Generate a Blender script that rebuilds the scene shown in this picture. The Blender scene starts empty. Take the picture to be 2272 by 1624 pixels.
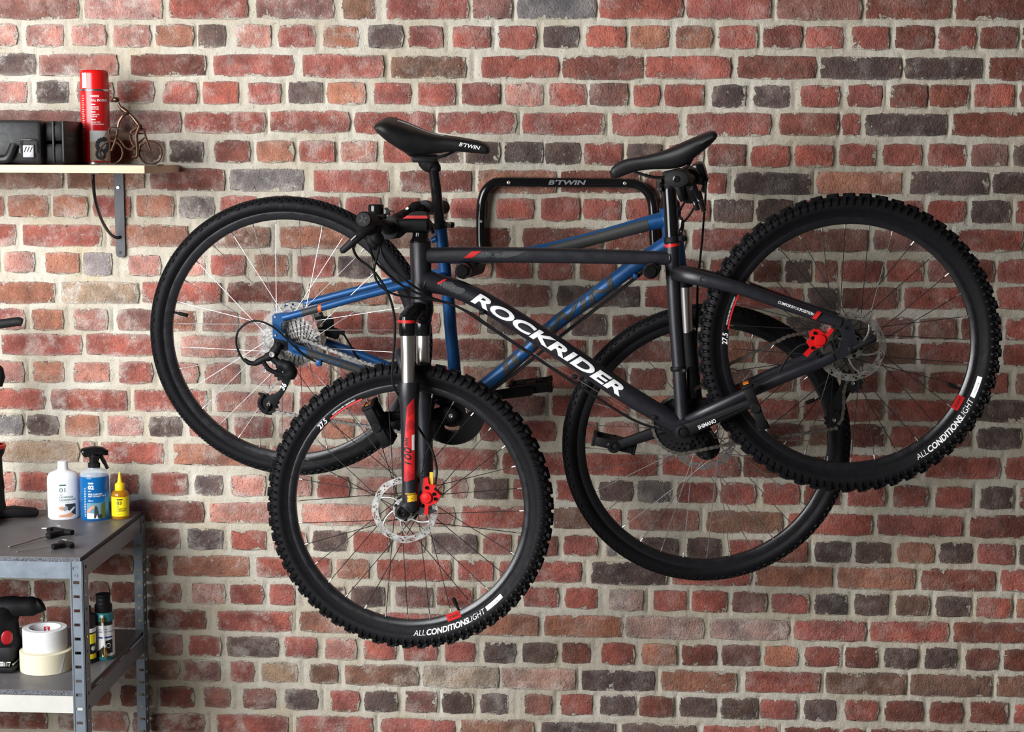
import bpy, bmesh, math, random
from mathutils import Vector, Matrix, noise
random.seed(7)
C = bpy.context.scene.collection
SC = bpy.context.scene
# ---------------------------------------------------------------- camera
IW, IH = 2272, 1624
FPX, PITCH, YAW, ROLL, CD, CZ, Z0, CH = 3800.0, .120839762, -.0573498554, .00492157377, 4.36111711, 1.71335629, 2.08652437, .072
_cy, _sy, _cp, _sp = math.cos(YAW), math.sin(YAW), math.cos(PITCH), math.sin(PITCH)
_f = Vector((_sy*_cp, _cy*_cp, -_sp)); _r0 = Vector((_cy, -_sy, 0)); _u0 = _r0.cross(_f)
_r = _r0*math.cos(ROLL) + _u0*math.sin(ROLL); _u = -_r0*math.sin(ROLL) + _u0*math.cos(ROLL)
CAM = Vector((0, -CD, CZ))
cd = bpy.data.cameras.new('camera'); cam = bpy.data.objects.new('camera', cd); C.objects.link(cam)
cd.sensor_fit = 'HORIZONTAL'; cd.sensor_width = 36; cd.lens = FPX*36/IW; cd.clip_start = .05
cam.matrix_world = Matrix(((_r.x, _u.x, -_f.x, CAM.x), (_r.y, _u.y, -_f.y, CAM.y), (_r.z, _u.z, -_f.z, CAM.z), (0, 0, 0, 1)))
SC.camera = cam
SC.view_settings.view_transform = 'Standard'; SC.view_settings.look = 'None'
SC.view_settings.exposure = 0.0; SC.view_settings.gamma = 1.0; SC.view_settings.use_curve_mapping = False
# ---------------------------------------------------------------- light
w = bpy.data.worlds.new('room_light'); SC.world = w; w.use_nodes = True
w.node_tree.nodes['Background'].inputs[0].default_value = (1, .88, .74, 1)
w.node_tree.nodes['Background'].inputs[1].default_value = .075
def area(name, loc, target, sx, sy, power, col):
    l = bpy.data.lights.new(name, 'AREA'); l.shape = 'RECTANGLE'; l.size = sx; l.size_y = sy; l.energy = power; l.color = col
    o = bpy.data.objects.new(name, l); C.objects.link(o); o.location = loc
    o.rotation_euler = (Vector(target)-Vector(loc)).to_track_quat('-Z', 'Y').to_euler()
    return o
area('window_light', (-2.7, -2.85, 1.95), (-.4, 0, 1.15), 2.4, 2.0, 242, (.98, .99, 1.0))

def ray(px, py): return _f + _r*((px-IW/2)/FPX) - _u*((py-IH/2)/FPX)
def U(px, py, Y=0.0):
    v = ray(px, py); return CAM + v*((Y-CAM.y)/v.y)
def hitplane(px, py, O, N):
    v = ray(px, py); return CAM + v*((O-CAM).dot(N)/v.dot(N))

# ---------------------------------------------------------------- materials
def srgb(c):
    if isinstance(c, str): c = tuple(int(c[i:i+2], 16)/255 for i in (0, 2, 4))
    return tuple((x/12.92 if x <= .04045 else ((x+.055)/1.055)**2.4) for x in c)
class NT:
    def __init__(s, name):
        s.m = bpy.data.materials.new(name); s.m.use_nodes = True; s.t = s.m.node_tree; s.n = s.t.nodes; s.b = s.n['Principled BSDF']
    def add(s, typ, **kw):
        n = s.n.new(typ)
        for k, v in kw.items():
            if k[0] == '_': setattr(n, k[1:], v)
            else: n.inputs[k].default_value = v
        return n
    def ln(s, a, b): s.t.links.new(a, b)
    def math(s, op, a, b=None, c=None, clamp=False):
        n = s.n.new('ShaderNodeMath'); n.operation = op; n.use_clamp = clamp
        for i, v in enumerate((a, b, c)):
            if v is None: continue
            if isinstance(v, (int, float)): n.inputs[i].default_value = v
            else: s.ln(v, n.inputs[i])
        return n.outputs[0]
    def ramp(s, v, a, b, t0=0., t1=1.):
        n = s.n.new('ShaderNodeMapRange'); n.interpolation_type = 'SMOOTHSTEP'
        s.ln(v, n.inputs[0])
        for i, x in enumerate((a, b, t0, t1)):
            n.inputs[1+i].default_value = x
        return n.outputs[0]
    def mix(s, f, a, b, mode='MIX'):
        n = s.n.new('ShaderNodeMix'); n.data_type = 'RGBA'; n.blend_type = mode
        for i, v in ((0, f), (6, a), (7, b)):
            if isinstance(v, (int, float)): n.inputs[i].default_value = v
            elif isinstance(v, tuple): n.inputs[i].default_value = (*v[:3], 1)
            else: s.ln(v, n.inputs[i])
        return n.outputs[2]
    def noise(s, scale, detail=3, rough=.6, co=None, lac=2., dist=0.):
        n = s.n.new('ShaderNodeTexNoise'); n.inputs['Scale'].default_value = scale; n.inputs['Detail'].default_value = detail
        n.inputs['Roughness'].default_value = rough; n.inputs['Distortion'].default_value = dist
        if co is not None: s.ln(co, n.inputs['Vector'])
        return n.outputs['Fac']
    def bump(s, h, dist, strength=1.):
        n = s.n.new('ShaderNodeBump'); n.inputs['Distance'].default_value = dist; n.inputs['Strength'].default_value = strength
        s.ln(h, n.inputs['Height']); s.ln(n.outputs[0], s.b.inputs['Normal'])
    def pos(s): return s.n.new('ShaderNodeNewGeometry').outputs['Position']
    def obj(s): return s.n.new('ShaderNodeTexCoord').outputs['Object']
MATS = {}
def pmat(name, col, rough=.5, metal=0., spec=.5, grain=0., gscale=300., var=0., vscale=40., coat=0., trans=0., ior=1.45, alpha=1., aniso=0.):
    """plain painted, metal, rubber or plastic surface with slight procedural variation"""
    if name in MATS: return MATS[name]
    t = NT(name); b = t.b; c = srgb(col) if isinstance(col, str) else col
    b.inputs['Base Color'].default_value = (*c, 1); b.inputs['Roughness'].default_value = rough; b.inputs['Metallic'].default_value = metal
    b.inputs['Specular IOR Level'].default_value = spec; b.inputs['Coat Weight'].default_value = coat; b.inputs['Transmission Weight'].default_value = trans
    b.inputs['IOR'].default_value = ior; b.inputs['Alpha'].default_value = alpha
    co = t.pos()
    if var:
        nz = t.noise(vscale, 3, .6, co)
        t.ln(t.mix(nz, tuple(x*(1-var) for x in c), tuple(min(1, x*(1+var)) for x in c)), b.inputs['Base Color'])
        t.ln(t.ramp(nz, .2, .8, max(0, rough-.08), min(1, rough+.08)), b.inputs['Roughness'])
    if grain: t.bump(t.noise(gscale, 2, .6, co), grain)
    MATS[name] = t.m; return t.m

def mortar_nodes(t, co):
    n1 = t.noise(5, 4, .6, co); n2 = t.noise(60, 4, .65, co); n3 = t.noise(400, 2, .6, co)
    c = t.mix(t.ramp(n1, .3, .7), srgb('c8c2b6'), srgb('b5ab98'))
    c = t.mix(t.ramp(n2, .55, .75, 0, .5), c, srgb('cfcac0'))
    sand = t.math('MULTIPLY', t.ramp(t.noise(3.1, 3, .6, co), .60, .72), .55)
    c = t.mix(sand, c, t.mix(t.ramp(n3, .35, .65), srgb('a8926a'), srgb('d2c2a0')))
    c = t.mix(t.ramp(n3, .60, .72, 0, .6), c, srgb('857b6a'))
    c = t.mix(t.ramp(t.noise(95, 4, .7, co), .60, .70, 0, .55), c, srgb('6f6552'))
    return c
def mat_mortar():
    t = NT('lime_mortar'); co = t.pos(); t.ln(mortar_nodes(t, co), t.b.inputs['Base Color'])
    t.b.inputs['Roughness'].default_value = .95; t.b.inputs['Specular IOR Level'].default_value = .15
    h = t.math('ADD', t.math('MULTIPLY', t.noise(28, 4, .6, co), .8), t.math('MULTIPLY', t.noise(320, 3, .6, co), .22))
    t.bump(h, .0075, 1.); return t.m
def mat_brick():
    t = NT('old_red_brick'); co = t.pos()
    at = t.n.new('ShaderNodeAttribute'); at.attribute_name = 'tint'
    ed = t.n.new('ShaderNodeAttribute'); ed.attribute_name = 'edge'
    e = ed.outputs['Fac']; sd = at.outputs['Alpha']
    n1 = t.noise(11, 4, .62, co); n2 = t.noise(42, 4, .65, co); n3 = t.noise(230, 3, .65, co); n4 = t.noise(120, 4, .7, co)
    c = at.outputs['Color']
    c = t.mix(t.ramp(t.noise(7, 3, .6, co), .42, .62, 0, .8), c, t.mix(1., c, (.80, .86, .90), 'MULTIPLY'))      # firing: redder and browner patches
    c = t.mix(t.ramp(n1, .3, .72), t.mix(1., c, (.58, .60, .62), 'MULTIPLY'), t.mix(1., c, (1.25, 1.2, 1.16), 'MULTIPLY'))
    st = t.n.new('ShaderNodeMapping'); st.inputs['Scale'].default_value = (5, 5, 60); t.ln(co, st.inputs[0]); n6 = t.noise(1.6, 4, .65, st.outputs[0])
    c = t.mix(t.ramp(n6, .52, .72, 0, .45), c, t.mix(1., c, (1.35, 1.3, 1.25), 'MULTIPLY'))                        # wire-cut drag streaks
    c = t.mix(t.ramp(n2, .58, .72, 0, .45), c, t.mix(1., c, (.5, .48, .5), 'MULTIPLY'))
    c = t.mix(t.ramp(n3, .60, .70, 0, .65), c, (.045, .034, .032))         # pits
    c = t.mix(t.ramp(n4, .655, .70, 0, .75), c, srgb('cfc3b0'))            # lime specks
    hz = t.math('MULTIPLY', t.math('ADD', t.math('MULTIPLY', t.ramp(e, 0., .9, 1., 0.), .40), t.ramp(t.noise(15, 5, .7, co), .46, .70, 0, .75)), sd)
    c = t.mix(hz, c, srgb('d8cfc6'))                                       # thin lime haze
    mort = mortar_nodes(t, co)
    # lime smear: strongest at the arrises, ragged, with a few larger patches
    n5 = t.noise(19, 5, .72, co)
    x = t.math('ADD', t.math('MULTIPLY_ADD', e, 1.0, -.05), t.math('MULTIPLY', t.math('SUBTRACT', n2, .5), 2.0))
    x = t.math('ADD', x, t.math('MULTIPLY', t.math('SUBTRACT', n5, .5), 3.2))
    x = t.math('ADD', x, t.math('MULTIPLY', t.math('SUBTRACT', n3, .5), .9))
    sm = t.ramp(x, .03, .17, 1., 0.)
    crev = t.math('MULTIPLY', t.ramp(t.math('ABSOLUTE', t.math('SUBTRACT', x, .15)), .0, .14, 1., 0.), t.ramp(n4, .5, .66, 0, .75))
    x2 = t.math('ADD', t.noise(8, 4, .7, co), t.math('MULTIPLY', t.math('SUBTRACT', n4, .5), .5))
    bloom = t.math('MULTIPLY', t.ramp(x2, .58, .78, 0, .55), sd)
    c = t.mix(bloom, c, srgb('d5ccc2'))
    c = t.mix(t.math('MULTIPLY', sm, .95), c, mort)
    c = t.mix(crev, c, (.05, .04, .033))
    t.ln(c, t.b.inputs['Base Color']); t.b.inputs['Roughness'].default_value = .88; t.b.inputs['Specular IOR Level'].default_value = .25
    h = t.math('ADD', t.noise(38, 5, .68, co), t.math('MULTIPLY', n3, .40))
    h = t.math('SUBTRACT', t.math('ADD', h, t.math('MULTIPLY', sm, .16)), t.math('MULTIPLY', crev, .35))
    t.bump(h, .010, 1.); return t.m

# ---------------------------------------------------------------- mesh builder
def build_obj(name, verts, faces, mat, parent=None, smooth=True, origin=None, angle=40):
    me = bpy.data.meshes.new(name)
    rl = root_loc(parent) if parent else (origin or Vector((0, 0, 0)))
    me.from_pydata([tuple(Vector(v)-rl) for v in verts], [], faces)
    me.materials.append(mat)
    if smooth:
        me.polygons.foreach_set('use_smooth', [True]*len(me.polygons))
        me.set_sharp_from_angle(angle=math.radians(angle))
    me.update()
    o = bpy.data.objects.new(name, me); C.objects.link(o)
    if parent: o.parent = parent
    else: o.location = rl
    return o
def root_loc(o):
    while o.parent: o = o.parent
    return Vector(o.location)
def thing(name, label, cat, loc, group=None):
    o = bpy.data.objects.new(name, None); C.objects.link(o); o.location = loc; o.empty_display_size = .05
    tag(o, label, cat, group); return o
def tag(o, label=None, cat=None, group=None, kind=None):
    if label: o['label'] = label
    if cat: o['category'] = cat
    if group: o['group'] = group
    if kind: o['kind'] = kind
    return o
def ortho(d):
    d = d.normalized(); a = Vector((0, 0, 1)) if abs(d.z) < .9 else Vector((1, 0, 0))
    u = d.cross(a).normalized(); return u, d.cross(u).normalized()
class MB:
    def __init__(s): s.v = []; s.f = []
    def add(s, vs, fs):
        o = len(s.v); s.v += [Vector(x) for x in vs]; s.f += [tuple(i+o for i in f) for f in fs]; return s
    def box(s, c, size, ax=None, bev=0.):
        """box at centre c; ax = 3 axis vectors; bev chamfers the edges"""
        c = Vector(c); ax = ax or (Vector((1, 0, 0)), Vector((0, 1, 0)), Vector((0, 0, 1)))
        h = [x/2 for x in size]
        if bev <= 0:
            vs = [c+ax[0]*h[0]*i+ax[1]*h[1]*j+ax[2]*h[2]*k for i in (-1, 1) for j in (-1, 1) for k in (-1, 1)]
            s.add(vs, [(0, 1, 3, 2), (4, 6, 7, 5), (0, 4, 5, 1), (2, 3, 7, 6), (0, 2, 6, 4), (1, 5, 7, 3)]); return s
        b = min(bev, *[x*.98 for x in h]); bm = bmesh.new(); bmesh.ops.create_cube(bm, size=1)
        for v in bm.verts: v.co = Vector((v.co.x*size[0], v.co.y*size[1], v.co.z*size[2]))
        bmesh.ops.bevel(bm, geom=list(bm.edges), offset=b, segments=2, affect='EDGES', profile=.5)
        bm.verts.index_update()
        s.add([c+ax[0]*v.co.x+ax[1]*v.co.y+ax[2]*v.co.z for v in bm.verts], [tuple(v.index for v in f.verts) for f in bm.faces]); bm.free(); return s
    def tube(s, pts, r, n=12, cap=True, up=None, sq=1., closed=False):
        """swept tube; r number or list (or list of (a,b) ellipse radii along up-axis b)"""
        pts = [Vector(p) for p in pts]; N = len(pts)
        rs = r if isinstance(r, (list, tuple)) else [r]*N
        vs = []; prev = None
        for i, p in enumerate(pts):
            if closed: d = (pts[(i+1) % N]-pts[i-1])
            else: d = (pts[min(i+1, N-1)]-pts[max(i-1, 0)])
            d = d.normalized() if d.length > 1e-9 else Vector((0, 0, 1))
            if up is not None: a = Vector(up)-d*Vector(up).dot(d); a.normalize()
            elif prev is None: a = ortho(d)[0]
            else: a = prev-d*prev.dot(d); a = a.normalized() if a.length > 1e-6 else ortho(d)[0]
            prev = a; b = d.cross(a)
            ra, rb = rs[i] if isinstance(rs[i], (tuple, list)) else (rs[i], rs[i])
            for k in range(n):
                t = 2*math.pi*k/n; ct, st = math.cos(t), math.sin(t)
                if sq != 1.: ct = math.copysign(abs(ct)**sq, ct); st = math.copysign(abs(st)**sq, st)
                vs.append(p+a*ra*ct+b*rb*st)
        fs = []
        for i in range(N if closed else N-1):
            j = (i+1) % N
            for k in range(n): fs.append((i*n+k, i*n+(k+1) % n, j*n+(k+1) % n, j*n+k))
        if cap and not closed: fs.append(tuple(range(n-1, -1, -1))); fs.append(tuple((N-1)*n+k for k in range(n)))
        s.add(vs, fs); return s
    def lathe(s, c, axis, prof, n=32, closed=False, a0=0., a1=2*math.pi, ref=None):
        """prof = [(radius, height along axis)]"""
        c = Vector(c); ax = Vector(axis).normalized(); u, v = ortho(ax)
        if ref is not None: u = (Vector(ref)-ax*Vector(ref).dot(ax)).normalized(); v = ax.cross(u)
        full = abs(a1-a0-2*math.pi) < 1e-6; m = n if full else n+1; vs = []; P = len(prof)
        for k in range(m):
            t = a0+(a1-a0)*k/n; d = u*math.cos(t)+v*math.sin(t)
            for r, h in prof: vs.append(c+d*r+ax*h)
        fs = []
        for k in range(n):
            k2 = (k+1) % m
            for i in range(P if closed else P-1):
                j = (i+1) % P; fs.append((k*P+i, k2*P+i, k2*P+j, k*P+j))
        s.add(vs, fs)
        if not closed and full:
            o = len(s.v)-len(vs)
            if prof[0][0] > 1e-6: s.f.append(tuple(o+k*P for k in range(m-1, -1, -1)))
            if prof[-1][0] > 1e-6: s.f.append(tuple(o+k*P+P-1 for k in range(m)))
        return s
    def prism(s, poly, n, thick, holes=None):
        """polygon (3D points in one plane, any order) extruded by thick along n, both ways"""
        n = Vector(n).normalized()*thick/2; P = [Vector(p) for p in poly]; m = len(P)
        vs = [p+n for p in P]+[p-n for p in P]
        fs = [tuple(range(m)), tuple(range(2*m-1, m-1, -1))]+[(i, i+m, (i+1) % m+m, (i+1) % m) for i in range(m)]
        s.add(vs, fs); return s
    def ring_prism(s, outer, inner, n, thick):
        """same-count outer and inner loops"""
        n = Vector(n).normalized()*thick/2; m = len(outer); A = [Vector(p) for p in outer]; B = [Vector(p) for p in inner]
        vs = [p+n for p in A]+[p+n for p in B]+[p-n for p in A]+[p-n for p in B]; fs = []
        for i in range(m):
            j = (i+1) % m
            fs += [(i, j, m+j, m+i), (2*m+j, 2*m+i, 3*m+i, 3*m+j), (j, i, 2*m+i, 2*m+j), (m+i, m+j, 3*m+j, 3*m+i)]
        s.add(vs, fs); return s
    def ball(s, c, r, ax=None, nu=14, nv=9):
        c = Vector(c); r = r if isinstance(r, (tuple, list)) else (r, r, r)
        ax = ax or (Vector((1, 0, 0)), Vector((0, 1, 0)), Vector((0, 0, 1))); vs = []; fs = []
        for i in range(nv+1):
            p = math.pi*i/nv
            for k in range(nu):
                t = 2*math.pi*k/nu
                vs.append(c+ax[0]*r[0]*math.sin(p)*math.cos(t)+ax[1]*r[1]*math.sin(p)*math.sin(t)+ax[2]*r[2]*math.cos(p))
        for i in range(nv):
            for k in range(nu): fs.append((i*nu+k, i*nu+(k+1) % nu, (i+1)*nu+(k+1) % nu, (i+1)*nu+k))
        s.add(vs, fs); return s
    def build(s, name, mat, parent=None, smooth=True, origin=None, angle=40):
        return build_obj(name, s.v, s.f, mat, parent, smooth, origin, angle)
def smoothpath(pts, k=6):
    """Catmull-Rom through points"""
    P = [Vector(p) for p in pts]; P = [P[0]*2-P[1]]+P+[P[-1]*2-P[-2]]; out = []
    for i in range(1, len(P)-2):
        for j in range(k):
            t = j/k; a, b, c, d = P[i-1], P[i], P[i+1], P[i+2]
            out.append(.5*((2*b)+(c-a)*t+(2*a-5*b+4*c-d)*t*t+(3*b-a-3*c+d)*t**3))
    out.append(P[-2]); return out
def lerp(a, b, t): return a+(b-a)*t
def interp(tab, x):
    if x <= tab[0][0]: return tab[0][1]
    for (a, p), (b, q) in zip(tab, tab[1:]):
        if x <= b: return p+(q-p)*(x-a)/(b-a)
    return tab[-1][1]
# ---------------------------------------------------------------- brick wall (courses alternate stretchers and headers)
MEAS = {1:[(30,78),(1060,83),(1600,82.5),(2150,84.5)],2:[(190,143.5),(560,145),(950,149.5),(1600,149),(2100,152)],
3:[(120,204),(1100,208.5),(1700,213.8),(2200,213)],4:[(500,270.5),(1070,272),(1250,275.5),(1620,276),(2150,277.5)],
5:[(410,336),(790,336),(1250,339.5),(1700,346),(2100,344)],6:[(420,397),(590,399),(780,401),(1720,407),(1900,407),(2250,407)],
7:[(60,457),(340,458)],8:[(140,522),(330,524),(2120,534)],9:[(40,581),(320,588),(500,588),(1720,601),(2220,602)],
10:[(60,648.7),(560,649),(1870,663),(2180,660)],11:[(40,708),(200,708.7)],12:[(90,764.5),(270,765)],13:[(110,824.5),(300,826)],
14:[(200,886)],15:[(95,942),(280,943.5)],16:[(300,1004),(1000,1017),(1250,1030),(2150,1037)],17:[(480,1075),(1050,1082),(1490,1091),(2070,1102)],
18:[(350,1134),(540,1137.5),(1100,1147),(1460,1152),(1870,1164),(2250,1168)],19:[(1280,1210),(1850,1224),(2200,1228)],
20:[(470,1255),(920,1264),(1240,1266.5),(1600,1276.5),(1950,1282.5)],21:[(375,1314),(820,1322),(1200,1323.7),(1500,1332.5),(1940,1341),(2200,1346)],
22:[(400,1373),(560,1377.5),(1290,1387.5),(1660,1395.5),(2020,1401),(2230,1403.5)],23:[(370,1430.5),(660,1435),(1030,1445),(1200,1447.5),(1600,1452.5),(2000,1458.7),(2240,1463)],
24:[(460,1487),(850,1497),(1370,1508),(1740,1512.5),(2100,1519)],25:[(395,1545),(670,1550.5),(1100,1559.5),(1370,1564),(1750,1572.5),(2190,1580)],26:[(380,1602)]}
BR = {
0:'-10-176m 188-362l 375-550r 568-742m 760-833n 857-1040r 1046-1134m 1147-1322g 1330-1514r 1524-1712r 1722-1908m 1920-2108b 2117-2290b',
1:'-15-40l 58-142l 160-235l 252-334l 345-430o 440-503d 524-603l 620-700r 718-795o 818-893d 908-983r 1005-1088r 1107-1190r 1206-1282d 1300-1388r 1398-1486o 1500-1578o 1594-1680r 1692-1777r 1788-1870r 1888-1972r 1985-2070b 2080-2164r 2175-2256b 2266-2340b',
2:'-100-80d 88-262m 290-457b 475-652r 672-850r 868-1035n 1068-1240r 1248-1425b 1432-1622r 1634-1810b 1820-1998d 2008-2180d 2194-2372b',
3:'-20-62l 82-154d 172-250r 262-342r 362-437r 452-532r 550-626r 640-716d 727-810o 830-910r 928-1010r 1025-1110r 1120-1204l 1218-1300r 1308-1392m 1405-1462r 1476-1562r 1580-1656d 1672-1752d 1776-1862r 1880-1958r 1974-2054b 2062-2148b 2160-2250r 2262-2340b',
4:'-10-180m 190-403m 410-588r 600-776r 786-962r 972-1145r 1160-1340r 1358-1505r 1525-1708r 1728-1860b 1866-1908r 1920-2100d 2112-2300b',
5:'-30-50r 60-140r 150-205r 215-300b 310-365d 375-452d 477-556b 570-652o 666-746r 757-838l 850-935r 945-1022d 1032-1107d 1120-1202d 1210-1288d 1296-1382r 1392-1470d 1484-1560r 1570-1655b 1667-1752r 1762-1846r 1862-1944r 1957-2045r 2058-2143r 2153-2233m 2248-2330d',
6:'-40-140n 150-322n 333-498b 512-675g 696-863r 888-1048b 1060-1235o 1244-1420b 1430-1560b 1568-1612r 1630-1798d 1812-2002o 2018-2190d 2202-2380d',
7:'-60-8r 20-106o 118-196o 208-290r 304-385o 398-476g 488-570r 585-660r 675-755r 768-845r 860-930r 1000-1085r 1102-1183r 1198-1285r 1293-1377r 1390-1470r 1500-1575r 1583-1670d 1680-1760d 1775-1855r 1870-1950b 1965-2045r 2060-2140r 2155-2240d 2252-2330r',
8:'-110-36r 50-226r 245-420o 435-600n 622-790o 803-975n 990-1130b 1160-1335b 1345-1520b 1535-1715r 1725-1925m 1940-2105m 2118-2268r',
9:'10-78l 102-178o 186-250g 284-358l 375-455l 467-545r 566-640o 658-740r 750-828d 845-920r 1025-1090l 1100-1180r 1195-1270r 1285-1365b 1378-1460r 1475-1560r 1575-1660r 1672-1730b 1741-1800d 1806-1858m 1866-1956r 1966-2048r 2060-2135r 2150-2205b 2212-2290r',
10:'-50-124o 137-308y 316-490r 505-672b 685-860o 870-1030r 1040-1220m 1237-1420d 1430-1600r 1610-1780r 1790-1858d 1868-1995b 2005-2195r 2210-2380r',
11:'-20-55r 72-143o 165-240l 262-340m 350-436o 450-528l 535-610l 625-715r 735-805r 815-890r 905-975r 985-1065r 1080-1160d 1175-1255r 1268-1345d',
12:'5-180r 193-365r 400-530l 545-720l 770-930r 950-1120b 1135-1300r 1315-1490b',
13:'-30-55l 75-143o 163-245l 264-340r 362-440l 455-535l 555-640l 650-735r 748-830r',
14:'-70-102r 116-282r 297-460r 480-650l 665-840r 855-1020r 1035-1210m',
15:'-35-50g 62-130d 146-222o 240-318l 332-405d 420-505r 520-605r 620-700l 1975-2065r 2078-2155b 2170-2265d',
16:'-20-175y 225-365r 385-590o 605-755l 770-915l 935-1100r 1115-1270r 1285-1460r 1470-1640r 1650-1830b 1845-2035r 2055-2220r 2232-2400r',
17:'-35-35l 42-108r 130-225r 245-308b 337-418r 433-495d 513-590l 610-690l 705-775r 790-880l 905-985l 1000-1035l 1050-1125d 1140-1218r 1232-1312r 1328-1402d 1413-1490g 1503-1588r 1597-1675r 1690-1772r 1785-1866b 1881-1961r 1981-2058r 2076-2156r 2176-2248d 2262-2340r',
18:'-60-105l 120-285b 290-452b 465-650l 670-840l 855-1010l 1025-1210r 1225-1310n 1325-1380r 1392-1550m 1568-1735n 1750-1935r 1946-2135r 2150-2330b',
19:'325-400m 415-496d 512-590r 605-680r 695-770d 785-865r 880-945r 958-1058d 1070-1136r 1150-1238b 1252-1325r 1345-1415g 1425-1505d 1525-1600d 1615-1690r 1705-1790b 1810-1885d 1895-1975d 1992-2072o 2085-2155d 2170-2248r 2262-2340d',
20:'-40-150b 205-297b 330-372b 385-555o 568-650r 665-735r 748-820o 836-1000r 1016-1095r 1110-1290r 1310-1480d 1492-1665r 1674-1848o 1860-2030o 2044-2210b 2222-2400r',
21:'-10-65b 75-145b 200-242b 248-300b 338-403m 425-500l 512-585r 598-655r 690-765d 780-852d 878-960m 970-1050r 1065-1145l 1162-1240r 1255-1325r 1350-1428w 1450-1523r 1535-1614r 1626-1700m 1712-1795r 1808-1880d 1895-1972d 1988-2062n 2076-2153d 2166-2242r 2255-2340o',
22:'-20-95b 105-235b 250-310b 330-460b 482-648r 665-835o 850-985r 1000-1195o 1208-1380o 1390-1562w 1575-1750w 1762-1920r 1932-2103r 2115-2300b',
23:'240-320b 338-405m 420-490r 505-618d 632-706r 720-792l 808-880r 895-970r 987-1055r 1073-1145d 1158-1235d 1248-1310b 1335-1408r 1425-1500o 1512-1590b 1602-1685m 1695-1770o 1785-1864r 1875-1948b 1964-2036d 2050-2122d 2142-2216b 2228-2300b',
24:'275-395n 405-490m 510-565r 580-660y 688-752n 765-928n 938-1105y 1112-1277w 1290-1452d 1468-1636o 1653-1820r 1832-2010n 2020-2198n 2210-2380n',
25:'185-245b 268-305b 355-432b 452-510m 540-612m 633-705d 732-796r 810-883d 898-970m 982-1050d 1067-1130d 1162-1223m 1243-1315r 1332-1408d 1418-1494b 1508-1590d 1600-1680d 1688-1766r 1785-1852d 1875-1948r 1964-2048b 2065-2135b 2152-2235b 2250-2330r',
26:'-20-105b 130-200n 205-285m 335-455b 480-640r 658-828r 845-1010r 1022-1185n 1200-1365d 1378-1545d 1560-1725r 1740-1860b 1870-1920r 1930-2110b 2120-2290b'}
TINT = {'r': (.385, .120, .094), 'l': (.50, .235, .190), 'o': (.43, .185, .120), 'd': (.135, .090, .080), 'b': (.235, .083, .061), 'n': (.26, .138, .097),
        'm': (.295, .138, .115), 'g': (.25, .212, .205), 'y': (.46, .33, .235), 'w': (.47, .30, .255)}
MORTAR, BRICK = mat_mortar(), mat_brick()
rng = random.Random(11)
XL, XR = -2.75, 2.2                      # wall runs on past both sides of the frame
def rowdev(i):
    return [(U(x, y).x, U(x, y).z-(Z0-i*CH)) for x, y in MEAS.get(i, [])] or [(0, 0)]
wall = []
X0PX = lambda i, px: U(px, (MEAS.get(i) or [(0, 18 if i == 0 else 812)])[0][1]).x
for i in range(-6, 29):
    z = Z0-i*CH; dev = rowdev(i); head = i % 2 == 1; pitch, jo = (.1075, .017) if head else (.2135, .015); xs = []
    for tok in BR.get(i, '').split():
        a, b = tok[:-1].rsplit('-', 1); a = a.rstrip('-')
        xs.append((X0PX(i, float(a)), X0PX(i, float(b)), tok[-1]))
    def fill(a, b):
        n = max(1, round((b-a)/pitch)); s = (b-a)/n
        for k in range(n):
            t = rng.uniform(-.004, .004)
            xs.append((a+k*s+jo/2+t, a+(k+1)*s-jo/2+t, rng.choice('rrrrbbdmnol')))
    known = sorted(xs)
    if not known: fill(XL+rng.uniform(0, .1), XR)
    else:
        if known[0][0] > XL+.06: fill(XL, known[0][0]-jo/2)
        for p, q in zip(known, known[1:]):
            if q[0]-p[1] > .055: fill(p[1]+jo/2-.002, q[0]-jo/2+.002)
        if known[-1][1] < XR-.06: fill(known[-1][1]+jo/2, XR)
    for a, b, t in xs:
        a += rng.uniform(-.0015, .0015); b += rng.uniform(-.0015, .0015)
        zc = z+interp(dev, (a+b)/2)+rng.uniform(-.001, .001)
        wall.append((a, b, zc, t, i))
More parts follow.
